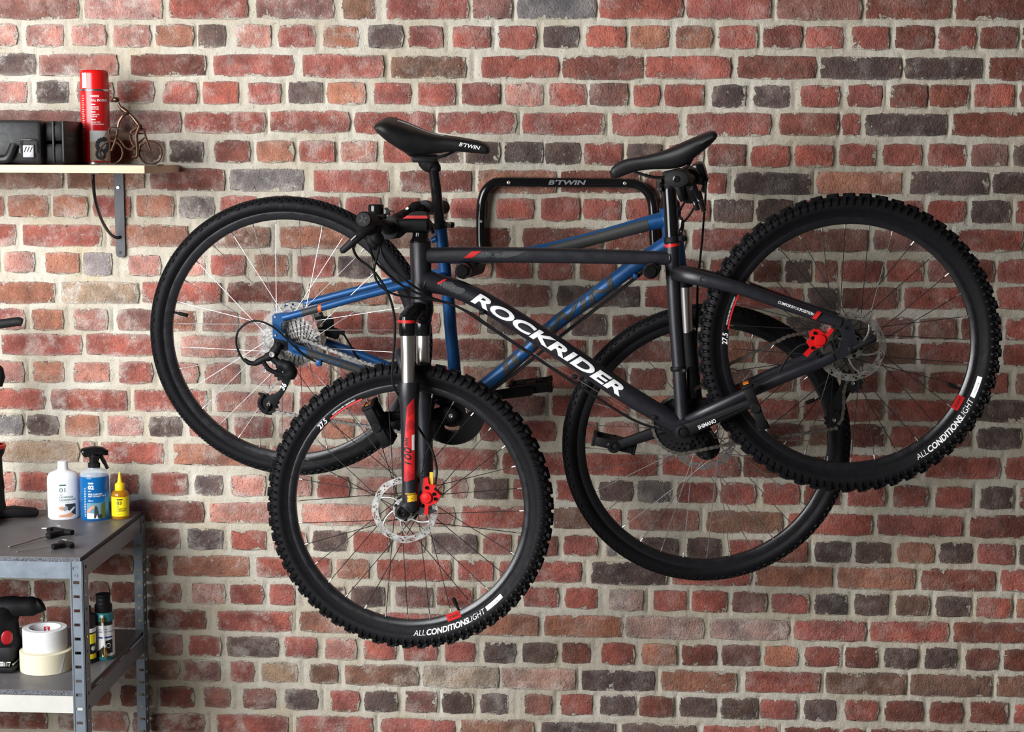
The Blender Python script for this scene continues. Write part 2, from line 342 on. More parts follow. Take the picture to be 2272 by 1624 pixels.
def brick_mesh(a, b, zc, t, rg):
    hh = .0303+rg.uniform(-.0012, .0012); cx = (a+b)/2; hw = (b-a)/2+.0030; prot = -(.0062+rg.uniform(-.0013, .002)); tilt = rg.uniform(-.02, .02); roll = rg.uniform(-.008, .008)
    nx = 5 if hw > .06 else 3; per = []
    for k in range(nx): per.append((lerp(-1, 1, k/nx), -1))
    for k in range(2): per.append((1, -1+k))
    for k in range(nx): per.append((lerp(1, -1, k/nx), 1))
    for k in range(2): per.append((-1, 1-k))
    vs = []; ed = []
    def put(u, v, y, j, e):
        x = cx+u+rg.uniform(-j, j); zz = zc+v+roll*u+rg.uniform(-j, j)
        vs.append((x, y+u*tilt*.2, zz)); ed.append(e)
    n = len(per)
    for u, v in per:                       # rounded, irregular arris
        c = .0035 if abs(u) == 1 and abs(v) == 1 else 0
        put(u*(hw-c), v*(hh-c), .03, .0012, 0)
    for u, v in per:
        c = .004 if abs(u) == 1 and abs(v) == 1 else 0
        put(u*(hw-.0012-c), v*(hh-.0012-c), prot+.0014, .0018, 0)
    for u, v in per:
        put(u*(hw-.006), v*(hh-.005), prot+rg.uniform(-.0006, .0006), .0012, .45)
    for u, v in per:
        put(u*(hw-.020), v*(hh*.45), prot-.0006+rg.uniform(-.0012, .0012), .002, 1.)
    fs = []
    for r in range(3):
        for k in range(n): fs.append((r*n+k, r*n+(k+1) % n, (r+1)*n+(k+1) % n, (r+1)*n+k))
    fs.append(tuple(3*n+k for k in range(n)))
    base = TINT[t]; f = rg.uniform(.85, 1.18); h = rg.uniform(-.06, .06)
    col = (base[0]*f*(1+h), base[1]*f, base[2]*f*(1-h), min(1., ({'w': .95, 'l': .7, 'y': .7, 'd': .26, 'b': .24}.get(t, .30)+.36*max(0., min(1., (-.1-cx)/.9)))*rg.uniform(.5, 1.25)))
    return vs, fs, ed, col
def attach(me, ed, cols):
    a = me.attributes.new('edge', 'FLOAT', 'POINT'); a.data.foreach_set('value', ed)
    c = me.attributes.new('tint', 'FLOAT_COLOR', 'POINT'); c.data.foreach_set('color', [x for q in cols for x in q])
# mortar body
nx, nz = 830, 440; vs = []; ZT = 2.62
bands = {}
for a, b, zc, t, i in wall: bands.setdefault(i, []).append((a, b, zc))
for k in range(nz+1):
    z = ZT*k/nz; i = round((Z0-z)/CH); rows = sorted(bands.get(i, []))
    for j in range(nx+1):
        x = XL+(XR-XL)*j/nx
        d = noise.noise(Vector((x*14, 3.1, z*14)))*.0018+noise.noise(Vector((x*70, 9.1, z*70)))*.0014+noise.noise(Vector((x*3, 1.1, z*9)))*.0012
        vs.append([x, -.0022+d, z])
for i, row in bands.items():              # perpends raked back, bed joints left with a struck lip
    for (a0, b0, z0_), (a1, b1, z1_) in zip(sorted(row), sorted(row)[1:]):
        g = (b0+a1)/2+rng.uniform(-.001, .001); zc = (z0_+z1_)/2; w_ = min(.004, max(.0025, (a1-b0)*.22)); dep = rng.uniform(.0015, .006)
        for j in range(max(0, int((g-.008-XL)/(XR-XL)*nx)), min(nx, int((g+.008-XL)/(XR-XL)*nx)+1)+1):
            for k in range(max(0, int((zc-.027)/ZT*nz)), min(nz, int((zc+.029)/ZT*nz)+1)+1):
                x = XL+(XR-XL)*j/nx; f = max(0, 1-(abs(x-g)/(w_*1.6))**2); vs[k*(nx+1)+j][1] += dep*f
for i in range(-6, 29):
    dev = rowdev(i); dv2 = rowdev(i+1)
    for j in range(nx+1):
        x = XL+(XR-XL)*j/nx; zj = Z0-(i+.5)*CH+(interp(dev, x)+interp(dv2, x))/2
        for k in range(max(0, int((zj-.008)/ZT*nz)), min(nz, int((zj+.008)/ZT*nz)+1)+1):
            f = (ZT*k/nz-zj)/.008
            if abs(f) <= 1: vs[k*(nx+1)+j][1] -= (.0022*(1-f*f)*(.5+noise.noise(Vector((x*4, i*3.3, 0))))-.0012*f)
fs = [(k*(nx+1)+j, k*(nx+1)+j+1, (k+1)*(nx+1)+j+1, (k+1)*(nx+1)+j) for k in range(nz) for j in range(nx)]
o = len(vs); vs += [(XL, .22, 0), (XR, .22, 0), (XR, .22, ZT), (XL, .22, ZT)]
q = [0, nx, nz*(nx+1)+nx, nz*(nx+1)]
fs += [(o+1, o, o+3, o+2), (q[0], o, o+1, q[1]), (q[1], o+1, o+2, q[2]), (q[2], o+2, o+3, q[3]), (q[3], o+3, o, q[0])]
wall_back = build_obj('wall_back', vs, fs, MORTAR, angle=60)
tag(wall_back, 'old red and purple brick wall with wide pale lime mortar joints', 'wall', kind='structure')
def inframe(bk):
    a, b, zc = bk[:3]; s = 0
    d = Vector(((a+b)/2, 0, zc))-CAM; x = IW/2+FPX*d.dot(_r)/d.dot(_f); y = IH/2-FPX*d.dot(_u)/d.dot(_f)
    hw = (b-a)/2*870; hx = max(0, min(IW, x+hw)-max(0, x-hw)); hy = max(0, min(IH, y+24)-max(0, y-24))
    # mostly hidden behind the bench and the tool box
    if x < 320 and y > 1140: hx *= .4
    return hx*hy
wall.sort(key=lambda b: -inframe(b)); SV = []; SF = []; SE = []; SCOL = []
for k, (a, b, zc, t, i) in enumerate(wall):
    if b-a < .02 or zc > ZT-.03 or zc < .03 or a < XL or b > XR: continue
    vs, fs, ed, col = brick_mesh(a, b, zc, t, random.Random(k*7+3))
    if k < 300:
        o = build_obj('brick', vs, fs, BRICK, wall_back, angle=50); attach(o.data, ed, [col]*len(vs))
    else:
        n0 = len(SV); SV += vs; SF += [tuple(x+n0 for x in f) for f in fs]; SE += ed; SCOL += [col]*len(vs)
o = build_obj('remaining_bricks', SV, SF, BRICK, wall_back, angle=50); attach(o.data, SE, SCOL); o['kind'] = 'stuff'
# floor, below the frame
t = NT('grey_concrete'); co = t.pos(); n1 = t.noise(3, 5, .6, co)
t.ln(t.mix(n1, (.16, .155, .15), (.27, .26, .25)), t.b.inputs['Base Color']); t.b.inputs['Roughness'].default_value = .75; t.bump(t.noise(90, 3, .6, co), .002)
fl = MB().box(((XL+XR)/2, -2.9, -.04), (XR-XL, 5.8, .08)).build('floor', t.m, smooth=False); tag(fl, 'plain grey concrete floor below the brick wall', 'floor', kind='structure')
# ---------------------------------------------------------------- lettering
def text2d(body, size, shear=0., bold=0., xs=1., sub=0, align='CENTER'):
    cu = bpy.data.curves.new('lettering', 'FONT'); cu.body = body; cu.size = size; cu.shear = shear; cu.offset = bold*size; cu.align_x = align; cu.align_y = 'CENTER'; cu.resolution_u = 4
    ob = bpy.data.objects.new('lettering', cu); C.objects.link(ob); dg = bpy.context.evaluated_depsgraph_get()
    me = bpy.data.meshes.new_from_object(ob.evaluated_get(dg)); C.objects.unlink(ob); bpy.data.objects.remove(ob); bpy.data.curves.remove(cu)
    bm = bmesh.new(); bm.from_mesh(me); bpy.data.meshes.remove(me)
    if sub:
        bmesh.ops.triangulate(bm, faces=bm.faces[:])
        for _ in range(sub): bmesh.ops.subdivide_edges(bm, edges=[e for e in bm.edges if e.calc_length() > size*.12], cuts=1, use_grid_fill=True)
        bmesh.ops.triangulate(bm, faces=bm.faces[:])
    bm.verts.index_update(); V = [(v.co.x*xs, v.co.y) for v in bm.verts]; F = [tuple(v.index for v in f.verts) for f in bm.faces]; bm.free(); return V, F
def decal(name, V, F, fn, mat, parent):
    return build_obj(name, [fn(u, v) for u, v in V], F, mat, parent, smooth=False)
def rect2d(x0, x1, y0, y1, nx=1, ny=1, skew=0.):
    V = [(lerp(x0, x1, i/nx)+skew*(lerp(y0, y1, j/ny)-y0), lerp(y0, y1, j/ny)) for j in range(ny+1) for i in range(nx+1)]
    return V, [(j*(nx+1)+i, j*(nx+1)+i+1, (j+1)*(nx+1)+i+1, (j+1)*(nx+1)+i) for j in range(ny) for i in range(nx)]
def poly2d(pts, sub=3, lim=.006):
    bm = bmesh.new(); bm.faces.new([bm.verts.new((x, y, 0)) for x, y in pts]); bmesh.ops.triangulate(bm, faces=bm.faces[:])
    for _ in range(sub): bmesh.ops.subdivide_edges(bm, edges=[e for e in bm.edges if e.calc_length() > lim], cuts=1, use_grid_fill=True)
    bmesh.ops.triangulate(bm, faces=bm.faces[:]); bm.verts.index_update()
    V = [(v.co.x, v.co.y) for v in bm.verts]; F = [tuple(v.index for v in f.verts) for f in bm.faces]; bm.free(); return V, F
class Pln:
    """a plane standing in the room: origin, facing normal (towards the viewer's side), in-plane right and up"""
    def __init__(s, O, ya, tilt):
        s.O = Vector(O); s.N = Vector((math.sin(ya)*math.cos(tilt), -math.cos(ya)*math.cos(tilt), math.sin(tilt)))
        s.ex = Vector((0, 0, 1)).cross(s.N).normalized(); s.ez = s.N.cross(s.ex)
    def P(s, px, py, off=0.): return hitplane(px, py, s.O+s.N*off, s.N)
    def path(s, pts, off=0., k=6): return smoothpath([s.P(p[0], p[1], p[2] if len(p) > 2 else off) for p in pts], k)
    def L(s, c, x, z, off=0.): return Vector(c)+s.ex*x+s.ez*z+s.N*off
def tube_wrap(path, rad, N, lift=.0006):
    """map (u along path, v sideways, upwards positive or to the right on upright tubes) to the viewer side of a tube"""
    acc = [0.]
    for a, b in zip(path, path[1:]): acc.append(acc[-1]+(b-a).length)
    rads = rad if isinstance(rad, list) else [rad]*len(path)
    def fn(u, v):
        u = max(0, min(acc[-1]-1e-6, u)); i = 0
        while acc[i+1] < u: i += 1
        t = (u-acc[i])/(acc[i+1]-acc[i]); p = path[i].lerp(path[i+1], t)
        d0 = (path[min(i+1, len(path)-1)]-path[max(i-1, 0)]).normalized(); d1 = (path[min(i+2, len(path)-1)]-path[i]).normalized()
        d = d0.lerp(d1, t).normalized(); s = N.cross(d).normalized(); r = lerp(rads[i], rads[i+1], t)
        if (s.z < 0 if abs(s.z) > .35 else s.x < 0): s = -s
        q = max(-.98, min(.98, v/r)); f = math.sqrt(1-q*q)
        return p+s*v+N*(f*r+lift)
    fn.length = acc[-1]; fn.acc = acc; return fn
# ---------------------------------------------------------------- bike materials
M_BLK = pmat('satin_black_frame_paint', (.0115, .0119, .0165), .36, 0, .55, .0002, 900, .08, 30)
M_RUB = pmat('black_tyre_rubber', (.0050, .0050, .0062), .55, 0, .18, .0004, 500, .2, 60)
M_GRIP = pmat('black_grip_rubber', (.007, .007, .008), .62, 0, .35, .0005, 900, .2, 60)
M_PLA = pmat('black_moulded_plastic', (.0055, .0055, .0065), .58, 0, .24, .0002, 900, .15, 50)
M_GLB = pmat('gloss_black_paint', (.006, .006, .007), .14, 0, .5, 0, 0, .1, 30)
M_RIM = pmat('black_anodised_rim', (.008, .008, .010), .28, .0, .6, .0001, 900, .1, 40)
M_CHR = pmat('polished_chrome', (.78, .76, .73), .12, 1.)
M_STN = pmat('satin_chrome_stanchion', (.80, .78, .75), .30, 1.)
M_STL = pmat('brushed_steel', (.62, .61, .59), .32, 1., .5, .0001, 900, .12, 80)
M_DST = pmat('dark_steel_chain', (.30, .28, .25), .35, 1., .5, .0001, 900, .2, 80)
M_SPK = pmat('black_spoke_steel', (.012, .012, .013), .3, .0, .6)
M_SPS = pmat('bright_spoke_steel', (.50, .50, .52), .36, 1.)
M_BLU = pmat('satin_blue_frame_paint', (.008, .068, .205), .36, .25, .5, .0002, 900, .08, 30)
M_BLD = pmat('dark_grey_frame_decal', (.030, .031, .030), .5)
M_RED = pmat('bright_red_anodising', (.62, .009, .010), .28, .0, .6)
M_REDD = pmat('red_vinyl_decal', (.58, .016, .018), .4)
M_RED2 = pmat('deep_red_vinyl_decal', (.36, .010, .014), .4)
M_ORA = pmat('orange_vinyl_decal', (.85, .12, .022), .4)
M_WHT = pmat('white_vinyl_lettering', (.80, .80, .80), .4)
M_GRY = pmat('dark_grey_camouflage_decal', (.048, .050, .052), .45)
M_GRY2 = pmat('mid_grey_lettering', (.22, .23, .25), .45)
M_YEL = pmat('yellow_sticker', (.80, .46, .02), .5)
M_INK = pmat('black_print', (.010, .010, .010), .5)
M_AMB = pmat('amber_reflector', (.80, .20, .01), .15, 0, .6, .0006, 1500)
M_SAD = pmat('black_saddle_cover', (.006, .006, .007), .46, 0, .45, .0003, 1400, .1, 50)
# ---------------------------------------------------------------- wheels
def wheel(bike, pl, c, R, tr, rim_in, bead, spoke_mat, knobby, nspk=32, flange=.029, fw=.03, tyre_w=1., phase=0., hub=None, rimw=.012):
    """tyre with tread, rim, hub, spokes and nipples on plane pl round centre c"""
    N, ex, ez = pl.N, pl.ex, pl.ez; c = Vector(c); Rc = R-tr
    prof = []
    core = tr-(.006 if knobby else .0025)
    prof.append((bead-.004, -rimw*.9))
    for k in range(18):                                     # carcass: bead to bead
        a = math.radians(-140+280*k/17); prof.append((max(bead+.001, Rc+core*math.cos(a)), core*tyre_w*math.sin(a)))
    prof.append((bead-.004, rimw*.9))
    tyre = MB().lathe(c, N, prof, 96, closed=True, ref=ex).build('tyre', M_RUB, bike)
    mb = MB()
    def knob(th, phi, l, w_, h, taper=.7, slant=0.):
        er = ex*math.cos(th)+ez*math.sin(th); et = -ex*math.sin(th)+ez*math.cos(th)
        d = er*math.cos(phi)+N*math.sin(phi)*tyre_w; d = d.normalized(); s = et.cross(d)
        p = c+er*(Rc+core*math.cos(phi))+N*core*tyre_w*math.sin(phi)-d*.001
        vs = []
        for hh, k in ((0, 1), (h+.001, taper)):
            for a, b in ((-1, -1), (1, -1), (1, 1), (-1, 1)): vs.append(p+et*(a*l/2*k+slant*hh)+s*b*w_/2*k+d*hh)
        mb.add(vs, [(3, 2, 1, 0), (4, 5, 6, 7), (0, 1, 5, 4), (1, 2, 6, 5), (2, 3, 7, 6), (3, 0, 4, 7)])
    if knobby:
        n = 116
        for k in range(n):
            th = 2*math.pi*(k+.5)/n+phase; e = .5*2*math.pi/n
            for sg in (-1, 1):
                knob(th, sg*math.radians(50), .0098, .010, .0062, .62)
                knob(th, sg*math.radians(70), .0070, .016, .0042, .50)
                if k % 2 == 0: knob(th+e*(.6 if sg > 0 else 1.4), sg*math.radians(24), .016, .010, .0062, .8)
            if k % 2 == 0: knob(th, 0, .015, .011, .0062, .8)
    else:
        n = 120
        for k in range(n):
            th = 2*math.pi*(k+.5)/n+phase; e = .5*2*math.pi/n
            for sg in (-1, 1):
                knob(th, sg*math.radians(47+6*(k % 3)), .0062+.002*(k % 3), .007, .0024, .5)
                knob(th+e, sg*math.radians(30), .009, .006, .0026, .8)
                knob(th, sg*math.radians(14), .0085, .0062, .0026, .85)
            knob(th+e, 0, .010, .005, .0026, .9)
    t = mb.build('tread_knobs', M_RUB, tyre, smooth=False); t['kind'] = 'stuff'
    w = rimw
    rp = [(bead-.0005, w*.72), (bead+.002, w), (bead-.001, w*1.03), (rim_in+.008, w*.96), (rim_in+.001, w*.55), (rim_in, 0), (rim_in+.001, -w*.55), (rim_in+.008, -w*.96), (bead-.001, -w*1.03), (bead+.002, -w), (bead-.0005, -w*.72)]
    rim = MB().lathe(c, N, rp, 96, closed=True, ref=ex).build('rim', M_RIM, bike)
    # spokes
    L = None; me = nm = None
    for k in range(nspk):
        sg = 1 if k % 2 == 0 else -1; lead = 1 if (k//2) % 2 == 0 else -1
        th = 2*math.pi*k/nspk+phase*1.7; ha = th+lead*math.radians(62)
        a = c+(ex*math.cos(ha)+ez*math.sin(ha))*flange+N*sg*fw; b = c+(ex*math.cos(th)+ez*math.sin(th))*(rim_in+.001)
        d = b-a
        if me is None:
            L = d.length; m1 = MB().tube([(0, 0, 0), (0, 0, L)], .00095, 6); m2 = MB().tube([(0, 0, L-.011), (0, 0, L-.009), (0, 0, L+.002)], [.0014, .0018, .0018], 8)
            tmp = m1.build('spoke', spoke_mat, bike); me = tmp.data; tmp2 = m2.build('nipple', M_STL, bike); nm = tmp2.data
            rl = root_loc(bike)
            for q in (me, nm):
                for v in q.vertices: v.co += rl
            bpy.data.objects.remove(tmp); bpy.data.objects.remove(tmp2)
        rot = d.to_track_quat('Z', 'Y').to_matrix().to_4x4()
        o = bpy.data.objects.new('spoke', me); C.objects.link(o); o.parent = bike
        o.matrix_local = Matrix.Translation(a-root_loc(bike)) @ rot @ Matrix.Diagonal((1, 1, d.length/L, 1))
        o2 = bpy.data.objects.new('nipple', nm); C.objects.link(o2); o2.parent = o
    hp = [(.006, -fw-.016), (.010, -fw-.014), (.012, -fw-.004), (flange+.003, -fw-.002), (flange+.003, -fw+.002), (.016, -fw+.008), (.0145, 0), (.016, fw-.008), (flange+.003, fw-.002), (flange+.003, fw+.002), (.012, fw+.004), (.010, fw+.014), (.006, fw+.016)]
    h = MB().lathe(c, N, hub or hp, 28, ref=ex).build('hub', M_PLA, bike)
    return tyre, rim, h
def on_sidewall(pl, c, Rc, core, rho, tw=1., lift=.0006, bead=.2885, rimw=.012):
    r0, n0 = Rc+core*math.cos(math.radians(140)), core*tw*math.sin(math.radians(140)); r1, n1 = bead-.004, rimw*.9
    def fn(u, v, a0=0.):
        r = rho+v; th = a0+u/rho; q = max(-.97, min(.97, (r-Rc)/core))
        n = core*tw*math.sqrt(1-q*q) if r > r0 else lerp(n1, n0, (r-r1)/(r0-r1))
        return Vector(c)+(pl.ex*math.cos(th)+pl.ez*math.sin(th))*r+pl.N*(n+lift)
    return fn
def on_ring(pl, c, rho, off):
    def fn(u, v, a0=0.):
        th = a0+u/rho; return Vector(c)+(pl.ex*math.cos(th)+pl.ez*math.sin(th))*(rho+v)+pl.N*off
    return fn
def arc_text(body, size, fn, a0, name, mat, parent, shear=.2, bold=.02, xs=1., inward=True):
    """lettering along a ring, tops towards the hub when inward"""
    V, F = text2d(body, size, shear, bold, xs, 1)
    if inward: return decal(name, V, F, lambda u, v: fn(u, -v, a0), mat, parent)
    return decal(name, V, F, lambda u, v: fn(-u, v, a0), mat, parent)
def polar_plate(mb, pl, C0, radii, nt, hole, t, a0=0., wave=0.):
    """flat ring cut from a polar grid, with the cells that hole(i, j) names left open"""
    nr = len(radii)-1; N = pl.N; base = len(mb.v)
    def pt(i, j, s):
        th = 2*math.pi*i/nt+a0; rr = radii[j]*(1+(wave*math.cos(8*th) if j == nr else 0)); return C0+(pl.ex*math.cos(th)+pl.ez*math.sin(th))*rr+N*t*s
    idx = {}
    for i in range(nt):
        for j in range(nr+1):
            for s in (1, -1): idx[i, j, s] = len(mb.v); mb.v.append(pt(i, j, s))
    solid = lambda i, j: 0 <= j < nr and not hole(i % nt, j)
    for i in range(nt):
        k = (i+1) % nt
        for j in range(nr):
            if not solid(i, j): continue
            mb.f.append((idx[i, j, 1], idx[i, j+1, 1], idx[k, j+1, 1], idx[k, j, 1])); mb.f.append((idx[i, j, -1], idx[k, j, -1], idx[k, j+1, -1], idx[i, j+1, -1]))
            for (di, dj, A, B) in ((0, -1, (i, j), (k, j)), (0, 1, (k, j+1), (i, j+1)), (-1, 0, (i, j+1), (i, j)), (1, 0, (k, j), (k, j+1))):
                if not solid(i+di, j+dj): mb.f.append((idx[A+(1,)], idx[B+(1,)], idx[B+(-1,)], idx[A+(-1,)]))
def rotor(bike, pl, c, off, r=.079, arms=6, a0=0.):
    mb = MB(); nt, nr = 96, 6; radii = [r*.80+(r-r*.80)*j/nr for j in range(nr+1)]; t = .0009; N = pl.N; C0 = Vector(c)+N*off
    hole = lambda i, j: (j in (1, 2) and (i+j*2) % 6 in (0,)) or (j in (3, 4) and (i-j) % 6 in (3, 4) and (i//6) % 2 == 0) or (j == 3 and i % 6 == 3) or (j == 4 and i % 4 == 1 and (i//6) % 2 == 1)
    polar_plate(mb, pl, C0, radii, nt, hole, t, a0, .012)
    for k in range(arms):
        th = 2*math.pi*k/arms+a0; pts = []
        for q in range(7):
            f = q/6; rr = lerp(r*.30, r*.83, f); aa = th+.55*f; pts.append(C0+(pl.ex*math.cos(aa)+pl.ez*math.sin(aa))*rr)
        mb.tube(pts, [(t, .0030), (t, .0026), (t, .0023), (t, .0021), (t, .0021), (t, .0023), (t, .003)], 8, up=N)
    mb.ring_prism([C0+(pl.ex*math.cos(2*math.pi*k/36)+pl.ez*math.sin(2*math.pi*k/36))*r*.36 for k in range(36)], [C0+(pl.ex*math.cos(2*math.pi*k/36)+pl.ez*math.sin(2*math.pi*k/36))*r*.22 for k in range(36)], N, t*2)
    o = mb.build('brake_rotor', M_STL, bike, smooth=False); b = MB()
    for k in range(6):
        th = 2*math.pi*(k+.5)/6+a0; b.lathe(C0+(pl.ex*math.cos(th)+pl.ez*math.sin(th))*r*.29, N, [(.0042, 0), (.0042, .003), (.003, .0042), (0.0, .0042)], 10)
        b.build('rotor_bolt', M_PLA, o); b = MB()
    return o
def cog(mb, pl, c, off, teeth, t=.0019, r=None, hole=.5, notch=.0042):
    r = r or teeth*.0127/(2*math.pi); n = teeth*4; o = []; i_ = []
    for k in range(n):
        th = 2*math.pi*k/n; rr = r+(.0024, .0024, -notch*.6, -notch*.6)[k % 4]; e = pl.ex*math.cos(th)+pl.ez*math.sin(th)
        o.append(Vector(c)+e*rr+pl.N*off); i_.append(Vector(c)+e*r*hole+pl.N*off)
    mb.ring_prism(o, i_, pl.N, t)
def chain(bike, pl, path, mat=None):
    """roller chain along a 3D path: pins as the part, plates as its links"""
    mat = mat or M_DST; acc = [0.]
    for a, b in zip(path, path[1:]): acc.append(acc[-1]+(b-a).length)
    def at(u):
        i = 0
        while i < len(acc)-2 and acc[i+1] < u: i += 1
        return path[i].lerp(path[i+1], (u-acc[i])/max(1e-9, acc[i+1]-acc[i]))
    n = int(acc[-1]/.0127); pts = [at(k*.0127) for k in range(n+1)]; N = pl.N; mb = MB()
    for p in pts: mb.tube([p-N*.0036, p+N*.0036], .0021, 8)
    ch = mb.build('chain', mat, bike); rl = root_loc(bike); meshes = []
    for w_ in (.0033, .0021):
        m = MB()
        for s in (-1, 1):
            o = []
            for cx_, a0_ in ((.00635, -112), (-.00635, 68)):
                for k in range(8): t_ = math.radians(a0_+32*k); o.append((cx_+.0042*math.cos(t_), s*w_, .0042*math.sin(t_)))
                o.append((0, s*w_, .0025 if cx_ > 0 else -.0025))
            m.prism([Vector(q) for q in o], (0, 1, 0), .0009)
        me = bpy.data.meshes.new('chain_link'); me.from_pydata([tuple(v) for v in m.v], [], m.f); me.materials.append(mat); meshes.append(me)
    for k in range(n):
        a, b = pts[k], pts[k+1]; x = (b-a).normalized(); y = -N; z = x.cross(y).normalized(); y = z.cross(x)
        o = bpy.data.objects.new('chain_link', meshes[k % 2]); C.objects.link(o); o.parent = ch; m = (a+b)/2-rl
        o.matrix_local = Matrix(((x.x, y.x, z.x, m.x), (x.y, y.y, z.y, m.y), (x.z, y.z, z.z, m.z), (0, 0, 0, 1)))
    return ch
def saddle(bike, pl, top, bot, wid, n=26):
    """loft between the side-view top line and bottom line (pixel polylines, tail to nose), wid = half widths along it"""
    T = pl.path(top, 0, 8); B = pl.path(bot, 0, 8)
    def res(P, t):
        i = min(len(P)-2, int(t*(len(P)-1))); return P[i].lerp(P[i+1], t*(len(P)-1)-i)
    mb = MB(); K = 20; vs = []
    for i in range(n+1):
        t = i/n; a, b = res(T, t), res(B, t); w_ = interp(wid, t)
        for k in range(K):
            an = 2*math.pi*k/K; cx, sx = math.cos(an), math.sin(an)
            l = w_*math.copysign(abs(cx)**.55, cx)*(1 if sx > -.3 else .86); h = .5+.5*math.copysign(abs(sx)**.62, sx)
            vs.append(b.lerp(a, h)+pl.N*l)
    fs = [(i*K+k, i*K+(k+1) % K, (i+1)*K+(k+1) % K, (i+1)*K+k) for i in range(n) for k in range(K)]
    fs += [tuple(range(K-1, -1, -1)), tuple(n*K+k for k in range(K))]
    mb.add(vs, fs); return mb.build('saddle', M_SAD, bike, angle=60)
def bolt(parent, p, N, r, mat, h=.003, name='bolt'):
    o = MB().lathe(p, N, [(r, -.001), (r, h*.7), (r*.85, h), (r*.5, h), (r*.42, h*.35), (0., h*.35)], 14).build(name, mat, parent); return o
def hose(bike, pts, r, name='cable', mat=None): return MB().tube(smoothpath(pts, 6), r, 8).build(name, mat or M_PLA, bike)
# ================================================================ black mountain bike (hung nearest the viewer, front to the left)
K = Pln((.544, -.431, 1.295), -.0237, 0.); KF = Pln((-.469, -.407, .897), -.085, .012)
RHK, FHK = Vector((.544, -.431, 1.295)), Vector((-.469, -.407, .897))
bk = thing('mountain_bike', 'matt black mountain bike with white lettering and red brake calipers, hung in front', 'bicycle', (.04, -.43, .56))
PX = .00103                                          # metres per photograph pixel near this bike
# --- frame
mb = MB()
KR = {}
def ktube(pts, wid, n=18, off=0., sq=1., k=6, depth=None):
    P = K.path(pts, off, k); W_ = []
    for i in range(len(P)):
        t = i/(len(P)-1); w_ = interp([(j/(len(wid)-1), x) for j, x in enumerate(wid)], t)*PX/2; W_.append((w_*(depth or 1.), w_))
    mb.tube(P, W_, n, up=K.N, sq=sq); KR[id(P)] = [x[1] for x in W_]; return P
head = ktube([(932.5, 538), (934, 605), (936, 672)], [49, 47, 50], 24)
ttp = ktube([(934, 566), (960, 566.5), (1050, 565), (1200, 566.5), (1340, 569), (1440, 571.5), (1492, 573)], [40, 36, 36, 35, 33, 31, 31], 20, sq=.66)
dtp = ktube([(937, 621), (975, 631), (1010, 640), (1060, 662), (1120, 697), (1200, 747), (1300, 813), (1400, 880), (1500, 938)], [54, 45, 43, 44, 46, 46, 46, 45, 41], 22)
stp = ktube([(1491, 541), (1494, 620), (1498, 700), (1507, 818), (1512, 896), (1516, 945)], [33, 32, 31, 31, 32, 36], 18)
mb.lathe(K.P(1514, 948), K.N, [(.023, -.036), (.023, .036)], 24)
SS = [(1497, 606), (1540, 615), (1600, 629), (1650, 642), (1720, 667), (1800, 695), (1866, 716)]
CS = [(1528, 934), (1560, 918), (1610, 895), (1672, 866), (1750, 832), (1815, 806), (1850, 790)]
for sd in (1, -1):
    for pts, w_, so in ((SS, (17, 17, 16, 15, 14, 13, 13), (.012, .045, .056, .060, .062, .064, .065)), (CS, (13, 14, 14, 13, 13, 13, 12), (.018, .040, .052, .058, .062, .064, .065))):
        P = [K.P(x, y, o) for (x, y), o in zip(pts, so)]
        if sd < 0: P = [p-K.N*2*(p-K.O).dot(K.N) for p in P]
        mb.tube(smoothpath(P, 5), [(interp([(j/6, v) for j, v in enumerate(w_)], i/30)*PX*.8, interp([(j/6, v) for j, v in enumerate(w_)], i/30)*PX) for i in range(31)], 14, up=K.N, sq=.85)
    D = [(1855, 707), (1873, 706), (1888, 714), (1895, 727), (1897, 745), (1907, 762), (1903, 772), (1886, 786), (1850, 804), (1822, 815), (1806, 803), (1826, 790), (1850, 783), (1862, 769), (1868, 752), (1867, 738), (1856, 726)]
    P = [K.P(x, y, .066) for x, y in D]
    if sd < 0: P = [p-K.N*.132 for p in P]
    mb.prism(P, K.N, .010)
mb.tube([K.P(1560, 622, .03), K.P(1560, 622, -.03)], .008, 10)
frame = mb.build('frame', M_BLK, bk)
for p, r in (((1559, 620), .0045),):                                      # rack mounts and bosses
    o = MB().lathe(K.P(*p, .060), K.N, [(.0065, 0), (.0065, .004), (.0035, .004), (.003, 0.)], 14).build('threaded_boss', M_BLK, frame)
MB().lathe(K.P(1879, 728, .071), K.N, [(.0055, 0), (.0055, .0015), (.003, .0015), (.0026, 0.)], 14).build('threaded_boss', M_PLA, frame)
for c, r, ax, nm in (((943, 566), .020, 0, 'weld_bead'), ((946, 627), .025, 0, 'weld_bead'), ((1486, 573), .0175, 0, 'weld_bead'),):
    base = K.P(*c); d = (K.P(c[0]+(10 if c[0] < 1300 else -10), c[1]+(0 if c[1] < 600 else (3 if c[0] < 1300 else -7)))-base).normalized(); s = K.N.cross(d)
    MB().tube([base+(K.N*math.cos(2*math.pi*k/40)+s*math.sin(2*math.pi*k/40))*(r+.0007*(k % 2)) for k in range(40)], .0022, 6, closed=True).build(nm, M_BLK, frame)
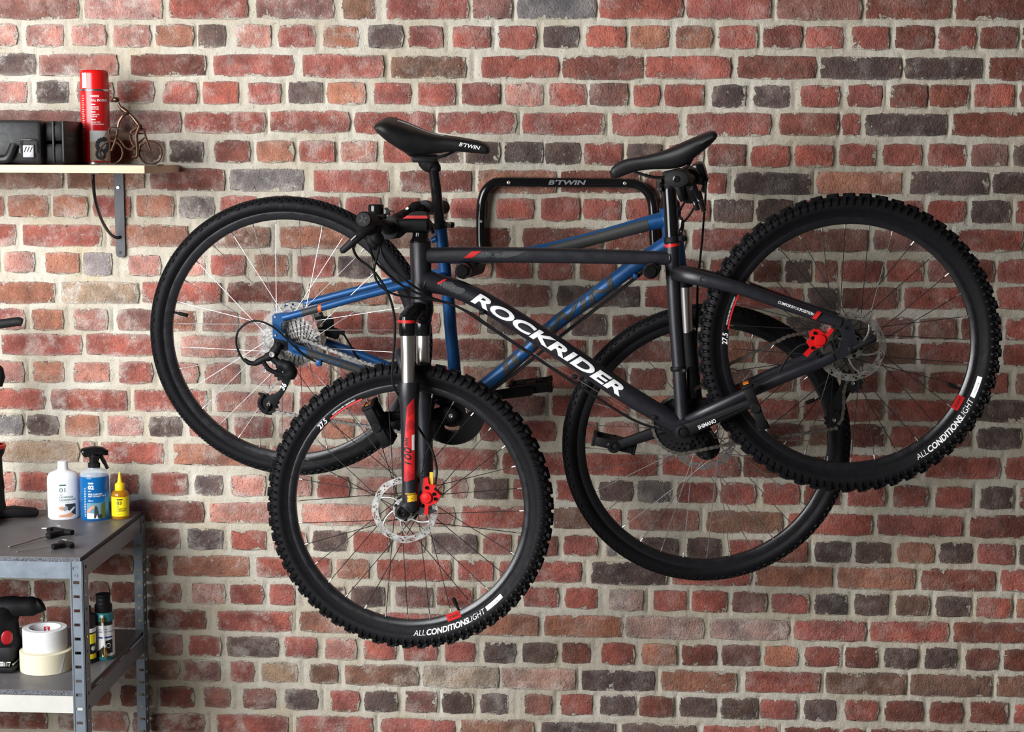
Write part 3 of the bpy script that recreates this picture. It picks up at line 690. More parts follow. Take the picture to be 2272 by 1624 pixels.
# frame graphics
fnD = tube_wrap(dtp, KR[id(dtp)], K.N, .0012)
u0 = fnD.acc[min(range(len(dtp)), key=lambda i: (dtp[i]-K.P(1214, 758)).length)]
V, F = text2d('ROCKRIDER', .0345, .22, .035, 1.27, 2)
uw = max(v[0] for v in V)-min(v[0] for v in V); target = .410; sc = target/uw
decal('frame_lettering', V, F, lambda u, v: fnD(u0+u*sc, v*1.02), M_WHT, frame)
def surf(px, py, path, rad):
    """point of a tube surface seen at a pixel"""
    p0 = K.P(px, py); best = min(range(len(path)-1), key=lambda i: (path[i]-p0).length); d = (path[best+1]-path[best-1 if best else 0]).normalized(); s = K.N.cross(d)
    v = (p0-path[best]).dot(s); r = rad; v = max(-r*.97, min(r*.97, v)); h = math.sqrt(r*r-v*v)+.0007
    return K.P(px, py, h)
def tubepoly(name, pts, path, rad, mat, lift=0.):
    V, F = poly2d(pts, 4, 9); return build_obj(name, [surf(x, y, path, rad)+K.N*lift for x, y in V], F, mat, frame, smooth=False)
tubepoly('red_stripe', [(1002, 584), (1021, 578), (1055, 551), (1078, 551), (1032, 582)], ttp, .0187, M_REDD, .0003)
for poly in ([(1034, 582), (1080, 552), (1110, 552), (1104, 560), (1088, 558), (1092, 566), (1072, 566), (1068, 575), (1052, 574), (1050, 582)], [(1058, 583), (1062, 577), (1078, 577), (1084, 569), (1098, 568), (1096, 562), (1114, 563), (1120, 553), (1178, 552), (1150, 566), (1124, 572), (1120, 578), (1108, 577), (1104, 583), (1094, 583), (1090, 577), (1080, 583)]):
    tubepoly('camouflage_patch', poly, ttp, .0187, M_GRY)
tubepoly('red_stripe', [(963, 632), (985, 619), (992, 620), (975, 630)], dtp, .0225, M_REDD)
tubepoly('camouflage_patch', [(966, 634), (986, 624), (1004, 626), (1000, 632), (1014, 636), (1030, 640), (1033, 645), (1022, 652), (1006, 655), (1008, 648), (994, 646), (992, 640), (980, 640)], dtp, .0225, M_GRY)
P = K.path([(1491, 540), (1492, 547)], 0, 4); MB().tube(P, .0176, 24, cap=False).build('red_ring', M_REDD, frame)
ssP = [K.P(x, y, o) for (x, y), o in zip(SS, (.012, .045, .056, .060, .062, .064, .065))]; ssP = smoothpath(ssP, 5)
fnS = tube_wrap(ssP, .0145, K.N, .0012); us = (K.P(1768, 683, .06)-ssP[0]).length
for txt, du, b in (('COMFORT', -.020, .02), ('SPORT', .006, 0.), ('POSITION', .031, .02)):
    V, F = text2d(txt, .0088, .2, b, .82, 1); decal('frame_lettering', V, F, lambda u, v, du=du: fnS(us+du+u, v), M_WHT, frame)
V, F = rect2d(.046, .056, -.010, .010, 2, 5, .35); decal('red_stripe', V, F, lambda u, v: fnS(us+u, v), M_REDD, frame)
ssF = [p-K.N*2*(p-K.O).dot(K.N) for p in ssP]; fnF = tube_wrap(ssF, .0145, K.ez, .0012); V, F = rect2d(.19, .28, .0005, .008, 12, 2, 0); decal('red_stripe', V, F, lambda u, v: fnF(u, v), M_RED2, frame)
csP = smoothpath([K.P(x, y, o) for (x, y), o in zip(CS, (.018, .040, .052, .058, .062, .064, .065))], 5)
csF = [p-K.N*2*(p-K.O).dot(K.N) for p in csP]; fnC = tube_wrap(csF, .0125, (K.N*.75+K.ez).normalized(), .0012); V, F = rect2d(.085, .175, -.009, .008, 12, 4, -.6); decal('red_stripe', V, F, fnC, M_RED2, frame)
# --- wheels
SPEC = dict(R=.344, tr=.027, rim_in=.2735, bead=.2885, spoke_mat=M_SPK, knobby=True)
t1, r1, h1 = wheel(bk, K, RHK, phase=.03, **SPEC); t2, r2, h2 = wheel(bk, KF, FHK, phase=.11, **SPEC)
for pl, c, ty, rm, a_txt, a_275, a_bar in ((K, RHK, t1, r1, -41, 178, -27.5), (KF, FHK, t2, r2, -70, 137, -67)):
    fn = on_sidewall(pl, c, .317, .021, .3035); R_ = math.radians
    for s_, d_, b in (('ALL', -14.6, -.005), ('CONDITIONS', -1.5, .03), ('LIGHT', 12.8, -.005)): arc_text(s_, .0172, fn, R_(a_txt+d_), 'tyre_lettering', M_WHT, ty, .2, b, 1.0)
    V, F = rect2d(.098, .148, -.006, .004, 14, 2); decal('white_tyre_label', V, F, lambda u, v: fn(u, v, R_(a_txt)), M_WHT, ty)
    V, F = text2d('27.5x2.10  52-584', .0034, 0, 0, 1); decal('label_print', V, F, lambda u, v: on_sidewall(pl, c, .317, .021, .3035, 1, .0010)(u+.122, -v, R_(a_txt)), M_INK, ty)
    fr = on_ring(pl, c, .2805, .0128)
    arc_text('27.5', .0165, fr, R_(a_275), 'rim_lettering', M_WHT, rm, .1, .02, .95, inward=False)
    V, F = rect2d(-.115, -.022, -.0065, -.0030, 24, 1); decal('rim_red_stripe', V, F, lambda u, v: fr(u, v, R_(a_275)), M_REDD, rm)
    arc_text('DOUBLE WALL RIM / TUBELESS READY', .0046, fr, R_(a_275-13.5), 'rim_lettering', M_WHT, rm, .1, .01, .85, inward=False)
    V, F = rect2d(-.017, .017, -.009, .0085, 8, 2); decal('rim_red_patch', V, F, lambda u, v: fr(u, v, R_(a_bar)), M_REDD, rm)
    arc_text('18 BARS', .0095, on_ring(pl, c, .2805, .0132), R_(a_bar), 'rim_lettering', M_INK, rm, .2, 0, .8)
    th = R_(a_bar+(6 if pl is K else 3)); e = pl.ex*math.cos(th)+pl.ez*math.sin(th)
    MB().tube([Vector(c)+e*.275, Vector(c)+e*.262, Vector(c)+e*.261, Vector(c)+e*.244, Vector(c)+e*.242], [.003, .003, .0048, .0048, .003], 10).build('valve', M_PLA, rm)
for a_, s_ in ((83, 'ALL MOUNTAIN 27.5'), (205, 'ROTATE THIS DIRECTION'), (330, 'MAX PRESSURE')):
    for pl, c, ty in ((K, RHK, t1), (KF, FHK, t2)): arc_text(s_, .0055, on_sidewall(pl, c, .317, .021, .306, 1, .0005), math.radians(a_), 'moulded_lettering', M_GRIP, ty, 0, 0, 1., inward=a_ > 180)
rotor(bk, K, RHK, .052, .078, 6, .35); rotor(bk, KF, FHK, .050, .078, 6, .1)
# --- cassette, chain, derailleur and cranks (far side)
mb = MB()
for k, tt in enumerate((11, 13, 15, 18, 21, 24, 28, 32)): cog(mb, K, RHK, -.058+.0042*k, tt, hole=.55)
mb.build('cassette', M_DST, bk)
BB = K.P(1513.5, 948.5)
mb = MB()
for tt, o_ in ((42, -.047), (32, -.040), (24, -.033)): cog(mb, K, BB, o_, {42: 34, 32: 28, 24: 22}[tt], .003, hole=.55)
for k in range(4):
    th = math.radians(20+90*k); mb.tube([BB+K.N*-.044, BB+(K.ex*math.cos(th)+K.ez*math.sin(th))*.058+K.N*-.044], [.014, .009], 8)
ring = mb.build('chainring', M_PLA, bk)
rr = 34*.0127/2/math.pi
low = [K.P(1855, 950, -.045), K.P(1780, 962, -.045), K.P(1700, 974, -.045), K.P(1605, 988, -.045)]
arc = [BB+(K.ex*math.cos(math.radians(a))+K.ez*math.sin(math.radians(a)))*rr+K.N*-.045 for a in range(-82, -280, -14)]
up = [K.P(1622, 806, -.048), K.P(1690, 774, -.048), K.P(1750, 745, -.05)]
cc = RHK+K.N*-.05; arc2 = [cc+(K.ex*math.cos(math.radians(a))+K.ez*math.sin(math.radians(a)))*.058 for a in range(150, -60, -18)]
down = [K.P(1882, 838, -.05), K.P(1872, 866, -.05), K.P(1872, 905, -.05), K.P(1868, 930, -.05), K.P(1858, 944, -.05)]
chain(bk, K, low+arc+up+arc2+down)
mb = MB(); mb.prism([K.P(x, y, -.058) for x, y in ((1872, 812), (1893, 812), (1903, 838), (1892, 862), (1866, 905), (1862, 936), (1846, 946), (1836, 930), (1848, 890), (1866, 850))], K.N, .004)
mb.box(K.P(1885, 828, -.07), (.035, .03, .04), (K.ex, K.N, K.ez), .008)
rd = mb.build('rear_derailleur', M_PLA, bk)
for p in ((1893, 850), (1851, 932)):
    m2 = MB(); cog(m2, K, K.P(*p, -.05), 0, 11, .003, hole=.2); o = m2.build('jockey_wheel', M_PLA, rd); bolt(o, K.P(*p, -.048), K.N, .005, M_STL)
def crank(bike, pl, c, end, off0, off1, name='crank_arm', w0=.017, w1=.0115, mat=None):
    A = Vector(c)+pl.N*off0; B = end+pl.N*off1; d = (B-A); m = MB()
    P = [A.lerp(B, t) for t in (-.06, 0, .12, .3, .6, .9, 1., 1.055)]; W_ = [.013, w0*1.05, w0*.95, .0145, .013, w1, w1, .006]
    m.tube(P, [(.0075, w_) for w_ in W_], 16, up=pl.N, sq=.75)
    sgn = 1 if off0 > 0 else -1
    m.lathe(A, pl.N*sgn, [(.0165, -.006), (.0165, .008), (.013, .010)], 24)
    o = m.build(name, mat or M_PLA, bike); MB().lathe(A+pl.N*sgn*.0095, pl.N*sgn, [(.0115, 0), (.0115, .002), (.0085, .002), (.0075, -.001), (0, -.001)], 20).build('crank_cap', M_GLB, o)
    rib = (B-A).normalized(); MB().tube([A.lerp(B, .22)+pl.N*sgn*.0072, A.lerp(B, .55)+pl.N*sgn*.0078, A.lerp(B, .85)+pl.N*sgn*.0072], [.0035, .0028, .0018], 8).build('crank_rib', mat or M_PLA, o)
    return o, A, B
def pedal(bike, pl, c, sgn, ang, length=.095, w=.098, h=.024, refl=(-1, 1)):
    """cage pedal; axle along the bike's side direction, body turned by ang"""
    u = pl.ex*math.cos(ang)+pl.ez*math.sin(ang); v = -pl.ex*math.sin(ang)+pl.ez*math.cos(ang); N = pl.N*sgn; c = Vector(c); m = MB()
    m.tube([c-N*.004, c+N*length*.92], [.0085, .0065], 12)
    m.box(c+N*length*.5, (.026, length*.8, h*.8), (u, N, v), .004)
    for s in (-1, 1):
        m.box(c+u*s*w*.5+N*length*.52, (.007, length*.92, h), (u, N, v), .002)
        m.box(c+u*s*w*.25+N*length*.98, (w*.44, .008, h*.92), (u, N, v), .002); m.box(c+u*s*w*.26+N*length*.08, (w*.42, .008, h*.92), (u, N, v), .002)
        m.box(c+u*s*w*.26+N*length*.36, (w*.42, .005, h*.6), (u, N, v)); m.box(c+u*s*w*.26+N*length*.68, (w*.42, .005, h*.6), (u, N, v))
        for k in range(7): m.box(c+u*s*w*.5+N*length*(.12+.13*k)+v*0, (.0085, .004, h+.004), (u, N, v))
    m.lathe(c+N*length*1.0, N, [(.012, 0), (.012, .004), (.010, .006)], 16)
    o = m.build('pedal', M_PLA, bike)
    for s in refl:
        MB().box(c+u*s*(w*.5+.0042)+N*length*.52, (.003, length*.5, h*.55), (u, N, v), .001).build('pedal_reflector', M_AMB, o)
    return o
ca, A, B = crank(bk, K, BB, K.P(1671, 892, .075)-K.N*.075, .060, .075); pedal(bk, K, B+K.N*.010, 1, math.radians(112), .085, .100, .024, (1,))
V, F = text2d('SHIMANO', .0125, 0, .02, .78); d_ = (B-A).normalized(); s_ = K.N.cross(d_); s_ = s_ if s_.z > 0 else -s_
decal('crank_lettering', V, F, lambda u, v: A.lerp(B, .335)+d_*u+s_*(v-.0045)+K.N*.0122, M_WHT, ca)
ca2, A2, B2 = crank(bk, K, BB, K.P(1362, 990, -.070)+K.N*.070, -.060, -.070); pedal(bk, K, B2-K.N*.010, -1, math.radians(-12), .085, .098, .024, ())
MB().lathe(B2+K.N*.006, K.N, [(.0155, 0), (.0155, .003), (.010, .0045), (.0065, .0045), (.0055, .001), (0, .001)], 20).build('pedal_eye', M_GLB, ca2)
# front derailleur with clamp band
mb = MB(); P = K.path([(1504, 812), (1505.5, 822)], 0, 2); mb.tube([P[0], P[0].lerp(P[-1], .2), P[0].lerp(P[-1], .8), P[-1]], [.0165, .0182, .0182, .0165], 24, cap=False)
mb.box(K.P(1532, 850, -.02), (.018, .03, .075), (K.ex, K.N, K.ez), .006); mb.box(K.P(1545, 893, -.04), (.07, .016, .022), (K.ex, K.N, K.ez), .004)
fd = mb.build('front_derailleur', M_PLA, bk); bolt(fd, K.P(1517, 822, .016), K.N, .0045, M_CHR)
hose(bk, [K.P(1523, 826, .005), K.P(1524, 880, .006), K.P(1525, 918, .006)], .0009, 'cable', M_STL)
# quick release lever
mb = MB(); mb.lathe(K.P(1888, 775, .071), K.N, [(.0085, 0), (.0085, .009), (.006, .011)], 16); mb.tube([K.P(1893, 774, .082), K.P(1915, 765, .086), K.P(1941, 752, .086), K.P(1945, 750, .086)], [(.0025, .0055), (.0025, .0058), (.0025, .0062), (.002, .003)], 10, up=K.N)
mb.build('quick_release_lever', M_PLA, bk)
# brake calipers
def caliper(pl, pts, off, boss, bolts, thick=.026):
    m = MB(); m.prism([pl.P(x, y, off) for x, y in pts], pl.N, thick); m.lathe(pl.P(*boss, off+thick/2), pl.N, [(.0135, -.004), (.0135, .003), (.0115, .006), (0, .007)], 22)
    o = m.build('brake_caliper', M_RED, bk, angle=25)
    for b in bolts: bolt(o, pl.P(*b, off+thick/2+.001), pl.N, .0042, M_GLB, .003)
    return o
caliper(K, [(1796, 737), (1806, 730), (1817, 730), (1825, 738), (1832, 740), (1843, 727), (1850, 730), (1837, 746), (1835, 757), (1827, 766), (1812, 771), (1801, 779), (1790, 791), (1783, 786), (1797, 772), (1789, 759), (1797, 751)], .060, (1820, 754), ((1808, 739), (1803, 750), (1803, 772)))
for b in ((1854, 757), (1815, 785)): bolt(frame, K.P(*b, .072), K.N, .0080, M_PLA, .005)
cf = caliper(KF, [(942, 1059), (951, 1058), (954, 1072), (969, 1075), (965, 1084), (980, 1097), (971, 1114), (953, 1120), (952, 1139), (943, 1139), (945, 1118), (936, 1111), (933, 1100), (940, 1090)], .052, (947, 1104), ((947, 1082), (963, 1096), (966, 1107)))
hose(bk, [K.P(1724, 834, .045), K.P(1740, 805, .05), K.P(1757, 782, .055), K.P(1775, 767, .058), K.P(1792, 762, .06)], .0027, 'brake_hose')
# --- fork
def fz(px, py, off): return KF.P(px, py, off)
NL, FLg = .066, -.066
mb = MB(); mb.tube([K.P(936, 672), K.P(936.5, 676), K.P(937, 690), K.P(936, 708)], [.0255, .0262, .0265, .022], 24)
a = fz(904, 712, NL); b = fz(938, 712, FLg); mid = K.P(937, 690)
mb.tube(smoothpath([a+KF.ez*.004, a.lerp(mid, .5)+KF.ez*.012, mid+KF.ez*.004, b.lerp(mid, .5)+KF.ez*.012, b+KF.ez*.004], 5), [(.019, .022)]*21, 16, up=KF.ez)
fork = mb.build('fork_crown', M_GLB, bk)
for off, x0, x1 in ((NL, 903.5, 906), (FLg, 937.5, 938)):
    t0, t1_, t2_ = fz(x0, 697, off), fz(x0, 720, off), fz(x0+.5, 744, off)
    cp = MB().tube([t0, t0.lerp(t1_, .2), t1_, t1_.lerp(t2_, .8), t2_], [.014, .0192, .0200, .0196, .0180], 24).build('stanchion_cap', M_GLB, fork)
    MB().tube([fz(x0, 709, off), fz(x0, 716, off)], .0206, 24, cap=False).build('red_ring', M_REDD, cp)
    MB().lathe(fz(x0, 699, off), KF.ez, [(.013, -.004), (.013, .006), (.010, .008), (.006, .008), (.005, .004), (0, .004)], 6).build('adjuster_dial', M_GLB, cp)
    MB().tube([fz(x0+.5, 742, off), fz(x1, 862, off)], .0160, 28).build('stanchion', M_STN, fork)
def leg(off, xs, name):
    ys = (847, 856, 880, 905, 960, 1040, 1090, 1120, 1133); ws = (22.5, 24, 24, 20.5, 19.2, 19, 18.6, 19, 15)
    P = [fz(x, y, off) for x, y in zip(xs, ys)]
    return P, ws
nP, ws = leg(NL, (907, 907, 907, 908, 908.5, 909.5, 910, 911, 911), 'leg'); nN, _ = leg(FLg, (938, 938, 939, 940, 941.5, 943, 944, 945, 945), 'leg')
mb = MB()
for P in (nP, nN): mb.tube(P, [w_*PX for w_ in ws], 22)
for s, P in ((1, nP), (-1, nN)):                                       # axle clamps
    c = FHK+KF.N*s*.062; mb.tube([c-KF.N*.010, c+KF.N*.010], .019, 20); mb.tube([P[-2], c+KF.ez*.006], [.021, .018], 14)
ar = [nP[0]-KF.N*.012-KF.ez*.012, nP[0]-KF.N*.016+KF.ez*.022-KF.ex*.012, FHK+KF.ez*.362+KF.N*.026-KF.ex*.016, FHK+KF.ez*.370-KF.ex*.016, FHK+KF.ez*.362-KF.N*.026-KF.ex*.016, nN[0]+KF.N*.016+KF.ez*.022-KF.ex*.012, nN[0]+KF.N*.012-KF.ez*.012]
mb.tube(smoothpath(ar, 5), [(.012, .009)]*31, 12, up=KF.ex)
mb.prism([fz(x, y, .058) for x, y in ((928, 1058), (944, 1060), (944, 1070), (930, 1074))], KF.N, .010); mb.prism([fz(x, y, .058) for x, y in ((925, 1122), (950, 1128), (965, 1132), (962, 1138), (940, 1138), (918, 1142))], KF.N, .010)
lo = mb.build('fork_lower', M_BLK, bk)
MB().lathe(FHK+KF.N*.073, KF.N, [(.0150, -.002), (.0150, .006), (.012, .010), (.007, .010), (.006, .006), (0, .006)], 18).build('axle_nut', M_GLB, lo)
bolt(lo, fz(912, 1137, .070), KF.N, .0045, M_CHR)
wl = [w_*PX for w_ in ws]; fnL = tube_wrap(nP, wl, KF.N, .0008); fnL2 = tube_wrap(nP, wl, KF.N, .0012); fnL3 = tube_wrap(nP, wl, KF.N, .0016)
def legpoly(name, pts, mat, fn):
    o = fz(907, 847, NL)
    def uv(x, y): 
        p = fz(x, y, NL+.017); i = min(range(len(nP)), key=lambda k: abs(nP[k].z-p.z)); cx = interp([(-q.z, (q-nP[0]).dot(KF.ex)) for q in nP], -p.z)
        return (nP[0].z-p.z, (p-nP[0]).dot(KF.ex)-cx)
    V, F = poly2d([uv(x, y) for x, y in pts], 4, .006); 
    s = 1
    return decal(name, V, F, lambda u, v: fn(u, v*s), mat, lo)
legpoly('red_panel', [(904, 902), (916, 887), (919, 884), (920, 1064), (899, 1069), (896, 1066), (897, 985)], M_REDD, fnL)
for poly in ([(905, 905), (918, 888), (919, 915), (906, 925)], [(901, 945), (911, 930), (919, 940), (919, 955), (908, 950), (904, 960)], [(899, 1050), (905, 1042), (912, 1054), (918, 1050), (919, 1064), (899, 1068)]): legpoly('red_camouflage_patch', poly, M_RED2, fnL2)
legpoly('white_sticker', [(914, 965), (919, 965), (919, 999), (914, 999)], M_WHT, fnL2)
V, F = text2d('100', .0235, .2, 0.01, 1.3, 1); s_ = 1; uz = nP[0].z-fz(908, 1015, NL+.017).z
decal('fork_lettering', V, F, lambda u, v: fnL3(uz-u, -v*s_), M_INK, lo)
V, F = text2d('MM', .0125, .2, 0.01, 1.0, 1); decal('fork_lettering', V, F, lambda u, v: fnL3(uz-.036-u, (-v-.003)*s_), M_INK, lo)
legpoly('yellow_warning_label', [(904, 1099), (924, 1098), (924, 1113), (904, 1114)], M_YEL, fnL)
V, F = text2d('WARNING', .0058, 0, .02, .85, 0); uz2 = nP[0].z-fz(914, 1096, NL+.017).z; vz = .004; decal('warning_print', V, F, lambda u, v: fnL3(uz2-v, (u+vz)*s_), M_YEL, lo)
for k in range(4):
    V, F = rect2d(-.008, .008-.003*(k % 2), -.0006, .0006); decal('warning_print', V, F, lambda u, v, k=k: fnL3(uz2+.0075+k*.003-v, (u+vz)*s_), M_INK, lo)
hose(bk, [fz(926, 945, .02), fz(945, 975, .05), fz(959, 1000, .058), fz(969, 1040, .06), fz(966, 1072, .06)], .0027, 'brake_hose')
MB().box(fz(957, 1064, .057), (.008, .002, .035), (KF.ex, KF.N, KF.ez)).build('yellow_label', M_YEL, lo)
# --- cockpit
P = K.path([(932.5, 539), (932.5, 534), (932.8, 527), (933, 519), (933, 516)], 0, 3)
MB().tube(P, [lerp(.0235, .0255, 0)]*1+[.0245]*2+[.0240, .022, .0205, .0195, .0190, .0188, .0186, .0185, .0185, .0185], 28).build('headset_cover', M_GLB, bk)
mb = MB(); st0, st1 = KF.P(937, 500, 0), KF.P(872, 500, 0)
mb.tube([KF.P(954, 500), KF.P(950, 500), KF.P(930, 500), KF.P(905, 500), KF.P(885, 501), KF.P(878, 502)], [(.014, .010), (.019, .0172), (.0195, .0175), (.0165, .0165), (.017, .0165), (.018, .017)], 18, up=KF.N, sq=.6)
bc = KF.P(864, 505)
mb.tube([bc-KF.N*.020, bc+KF.N*.020], .0270, 24); mb.tube([KF.P(868, 512), KF.P(884, 512), KF.P(900, 506)], [(.017, .020), (.017, .017), (.014, .010)], 14, up=KF.N, sq=.7)
stem = mb.build('stem', M_PLA, bk)
for y in (487, 517): bolt(stem, KF.P(950, y-(0 if y < 500 else 4), .0175), KF.N, .0038, M_GLB)
for s in (-1, 1): bolt(stem, KF.P(846, 505+s*12, .012), -KF.ex, .0035, M_GLB)
mb = MB(); mb.prism([KF.P(x, y) for x, y in ((897, 484.5), (951.5, 484.5), (950, 478), (906, 478))], KF.N, .034)
tc = mb.build('stem_top_cover', M_REDD, stem); mb = MB(); mb.prism([KF.P(x, y) for x, y in ((906, 478), (950, 478), (946, 471), (936, 469), (922, 469), (913, 472))], KF.N, .030); mb.build('stem_top_cap', M_PLA, stem)
mb = MB(); hb = [KF.P(807, 487, .325), KF.P(824, 488, .24), KF.P(840, 491, .14), KF.P(856, 502, .055), bc+KF.N*.02, bc-KF.N*.02, KF.P(886, 482, -.075), KF.P(920, 467, -.14), KF.P(950, 462, -.24), KF.P(984, 460, -.335)]
bar = MB().tube(smoothpath(hb, 6), [.0115]*12+[.0125]*6+[.0155]*18+[.0125]*6+[.0115]*13, 16).build('handlebar', M_PLA, bk)
bp = smoothpath(hb, 6)
for ends, sgn in (((hb[0], hb[0].lerp(hb[1], 1.0)), 1), ((hb[9], hb[9].lerp(hb[8], 1.05)), -1)):
    a, b = ends; d = b-a; P = [a-d*.04, a-d*.01]+[a+d*t for t in (.01, .06, .10)]+[a+d*(.12+.05*k) for k in range(17)]
    R_ = [.0145, .0170, .0175, .0175, .0165]+[.0160+.0009*(k % 2) for k in range(16)]+[.0172]
    g = MB().tube(P, R_, 22).build('handlebar_grip', M_GRIP, bk)
    n_ = -d.normalized(); u_, v_ = ortho(n_); m = MB()
    for q in range(2):
        ax = (u_*math.cos(q*math.pi/2+.5)+v_*math.sin(q*math.pi/2+.5)); m.box(a-d*.041, (.020, .004, .0015), (ax, n_.cross(ax), n_))
    m.build('grip_end_mark', M_INK, g)
mb = MB()                                                                    # near brake lever
mb.tube([KF.P(836, 500, .14), KF.P(828, 508, .155), KF.P(818, 515, .17)], [.013, .011, .009], 12)
bl = mb.build('brake_lever', M_PLA, bk)
mb = MB(); mb.tube([KF.P(826, 502, .165), KF.P(808, 514, .18), KF.P(790, 529, .19), KF.P(775, 543, .19), KF.P(760, 556, .19), KF.P(756, 558, .19)], [(.010, .010), (.010, .011), (.009, .010), (.008, .0085), (.008, .0075), (.006, .005)], 12, up=KF.N, sq=.7)
mb.build('lever_blade', M_PLA, bl); MB().box(KF.P(784, 528, .2005), (.016, .003, .003), ((KF.ex+KF.ez*.9).normalized(), KF.N, (KF.ez-KF.ex*.9).normalized())).build('lever_slot', M_GRY2, bl)
mb = MB(); mb.tube(smoothpath([KF.P(838, 505, .12), KF.P(828, 525, .12), KF.P(826, 538, .125), KF.P(838, 546, .125)], 4), [.012]*4+[.014]*4+[.013]*4+[.010], 12); mb.ball(KF.P(836, 530, .125), (.017, .014, .017))
mb.build('gear_shifter', M_PLA, bk)
mb = MB(); mb.lathe(KF.P(834, 473, .165), KF.ez, [(.0165, -.002), (.0175, 0), (.0175, .018), (.0165, .0195), (.0155, .0195), (.0145, .0185), (0, .0185)], 28); bell = mb.build('bell', M_GLB, bk)
mb = MB(); mb.box(KF.P(842, 480, .165), (.030, .018, .012), (KF.ex, KF.N, KF.ez), .003); mb.prism([KF.P(x, y, .165) for x, y in ((852, 478), (865, 478), (864, 470), (874, 470), (874, 468), (863, 466), (858, 460), (853, 462), (857, 468), (856, 475))], KF.N, .010); mb.build('bell_trigger', M_PLA, bell)
mb = MB(); mb.tube([KF.P(905, 470, -.11), KF.P(920, 459, -.12), KF.P(930, 455, -.13)], [.010, .013, .010], 12); mb.tube([KF.P(945, 461, -.21), KF.P(939, 462, -.185)], .019, 16); fl = mb.build('brake_lever', M_PLA, bk)
MB().box(KF.P(903, 464, -.10), (.012, .01, .006), ((KF.ex+KF.ez).normalized(), KF.N, (KF.ez-KF.ex).normalized()), .002).build('lever_window', M_WHT, fl)
mb = MB(); mb.tube([KF.P(938, 478, -.15), KF.P(955, 500, -.19), KF.P(962, 516, -.20)], [(.008, .010), (.008, .009), (.006, .006)], 10); mb.build('lever_blade', M_GLB, fl)
# cables from the bars
hose(bk, [KF.P(788, 541, .17), KF.P(784, 552, .15), KF.P(795, 573, .13), KF.P(828, 600, .12), KF.P(858, 645, .11), KF.P(873, 690, .10), KF.P(876, 738, .10), KF.P(872, 800, .095), KF.P(870, 838, .09), KF.P(876, 862, .085), KF.P(888, 882, .075)], .0030, 'brake_hose')
for q, pts in enumerate(([(845, 535, .10), (834, 580, .09), (830, 605, .085), (842, 632, .075), (870, 651, .065), (910, 660, .045), (950, 664, .036), (1000, 675, .030), (1050, 698, .026), (1100, 733, .022), (1180, 785, .018)], [(818, 540, .11), (830, 575, .09), (858, 606, .075), (890, 632, .06), (930, 652, .045), (970, 665, .035), (1020, 683, .024), (1080, 722, .018), (1150, 768, .012), (1180, 788, .010)], [(848, 533, .05), (846, 560, .05), (866, 592, .05), (900, 622, .05), (926, 640, .04), (940, 648, .036)])):
    hose(bk, [KF.P(*p) if p[0] < 900 else K.P(*p) for p in pts], .0028, 'gear_cable')
for dv in (0., 3.):
    hose(bk, [K.P(1180, 786+dv, .012), K.P(1290, 858+dv, .010), K.P(1400, 928+dv*.6, .010), K.P(1470, 955, .008)], .0022, 'gear_cable')
hose(bk, [K.P(1180, 782, .017), K.P(1290, 847, .017), K.P(1400, 914, .017), K.P(1462, 949, .015)], .0008, 'gear_cable', M_STL)
for p in ((1069, 693), (1274, 836), (1452, 926)): MB().box(K.P(p[0], p[1], .018), (.014, .014, .010), (K.ex, K.N, K.ez), .003).build('cable_clip', M_PLA, bk)
# --- seat
sp = K.path([(1484, 398), (1485, 420), (1491, 527)], 0, 2)
MB().tube(K.path([(1485, 418), (1488, 470), (1491.5, 540)], 0, 4), .0158, 24).build('seatpost', M_GLB, bk)
mb = MB(); mb.tube(K.path([(1491, 524), (1491.3, 526), (1491.8, 536), (1492, 538)], 0, 2), [.0185, .0192, .0192, .0192, .0192, .0192, .0185], 24); mb.box(K.P(1514, 529, .004), (.020, .020, .013), (K.ex, K.N, K.ez), .003)
sc_ = mb.build('seat_collar', M_PLA, bk); bolt(sc_, K.P(1516, 529, .015), K.N, .0045, M_GLB)
mb = MB(); mb.tube(K.path([(1471, 398), (1483, 400), (1486, 410), (1486, 419)], 0, 3), [.012, .014, .016, .017, .018, .018, .018, .0175, .017, .016], 16); mb.box(K.P(1464, 410), (.016, .030, .032), (K.ex, K.N, K.ez), .006); mb.box(K.P(1492, 385), (.045, .040, .018), ((K.ex+K.ez*.25).normalized(), K.N, (K.ez-K.ex*.25).normalized()), .005)
cl = mb.build('saddle_clamp', M_PLA, bk)
for y in (401, 420): bolt(cl, K.P(1463, y, .016), K.N, .0058, M_CHR, .004)
saddle(bk, K, [(1590, 300), (1586, 292.5), (1572, 291.5), (1524, 311), (1477, 332), (1431, 345), (1385, 354), (1362, 367), (1352, 382)], [(1591, 303), (1585, 312), (1570, 327), (1539, 352), (1521, 367), (1493, 374.5), (1447, 376), (1410, 380.5), (1370, 395), (1356, 394)], [(0, .050), (.08, .066), (.2, .072), (.4, .058), (.6, .033), (.75, .022), (.93, .019), (1, .010)])
for s in (-.022, .022): MB().tube(smoothpath([K.P(1407, 381, s*.5), K.P(1432, 389, s), K.P(1462, 394, s), K.P(1500, 388, s), K.P(1522, 374, s), K.P(1536, 352, s)], 5), .0035, 8).build('saddle_rail', M_GLB, bk)
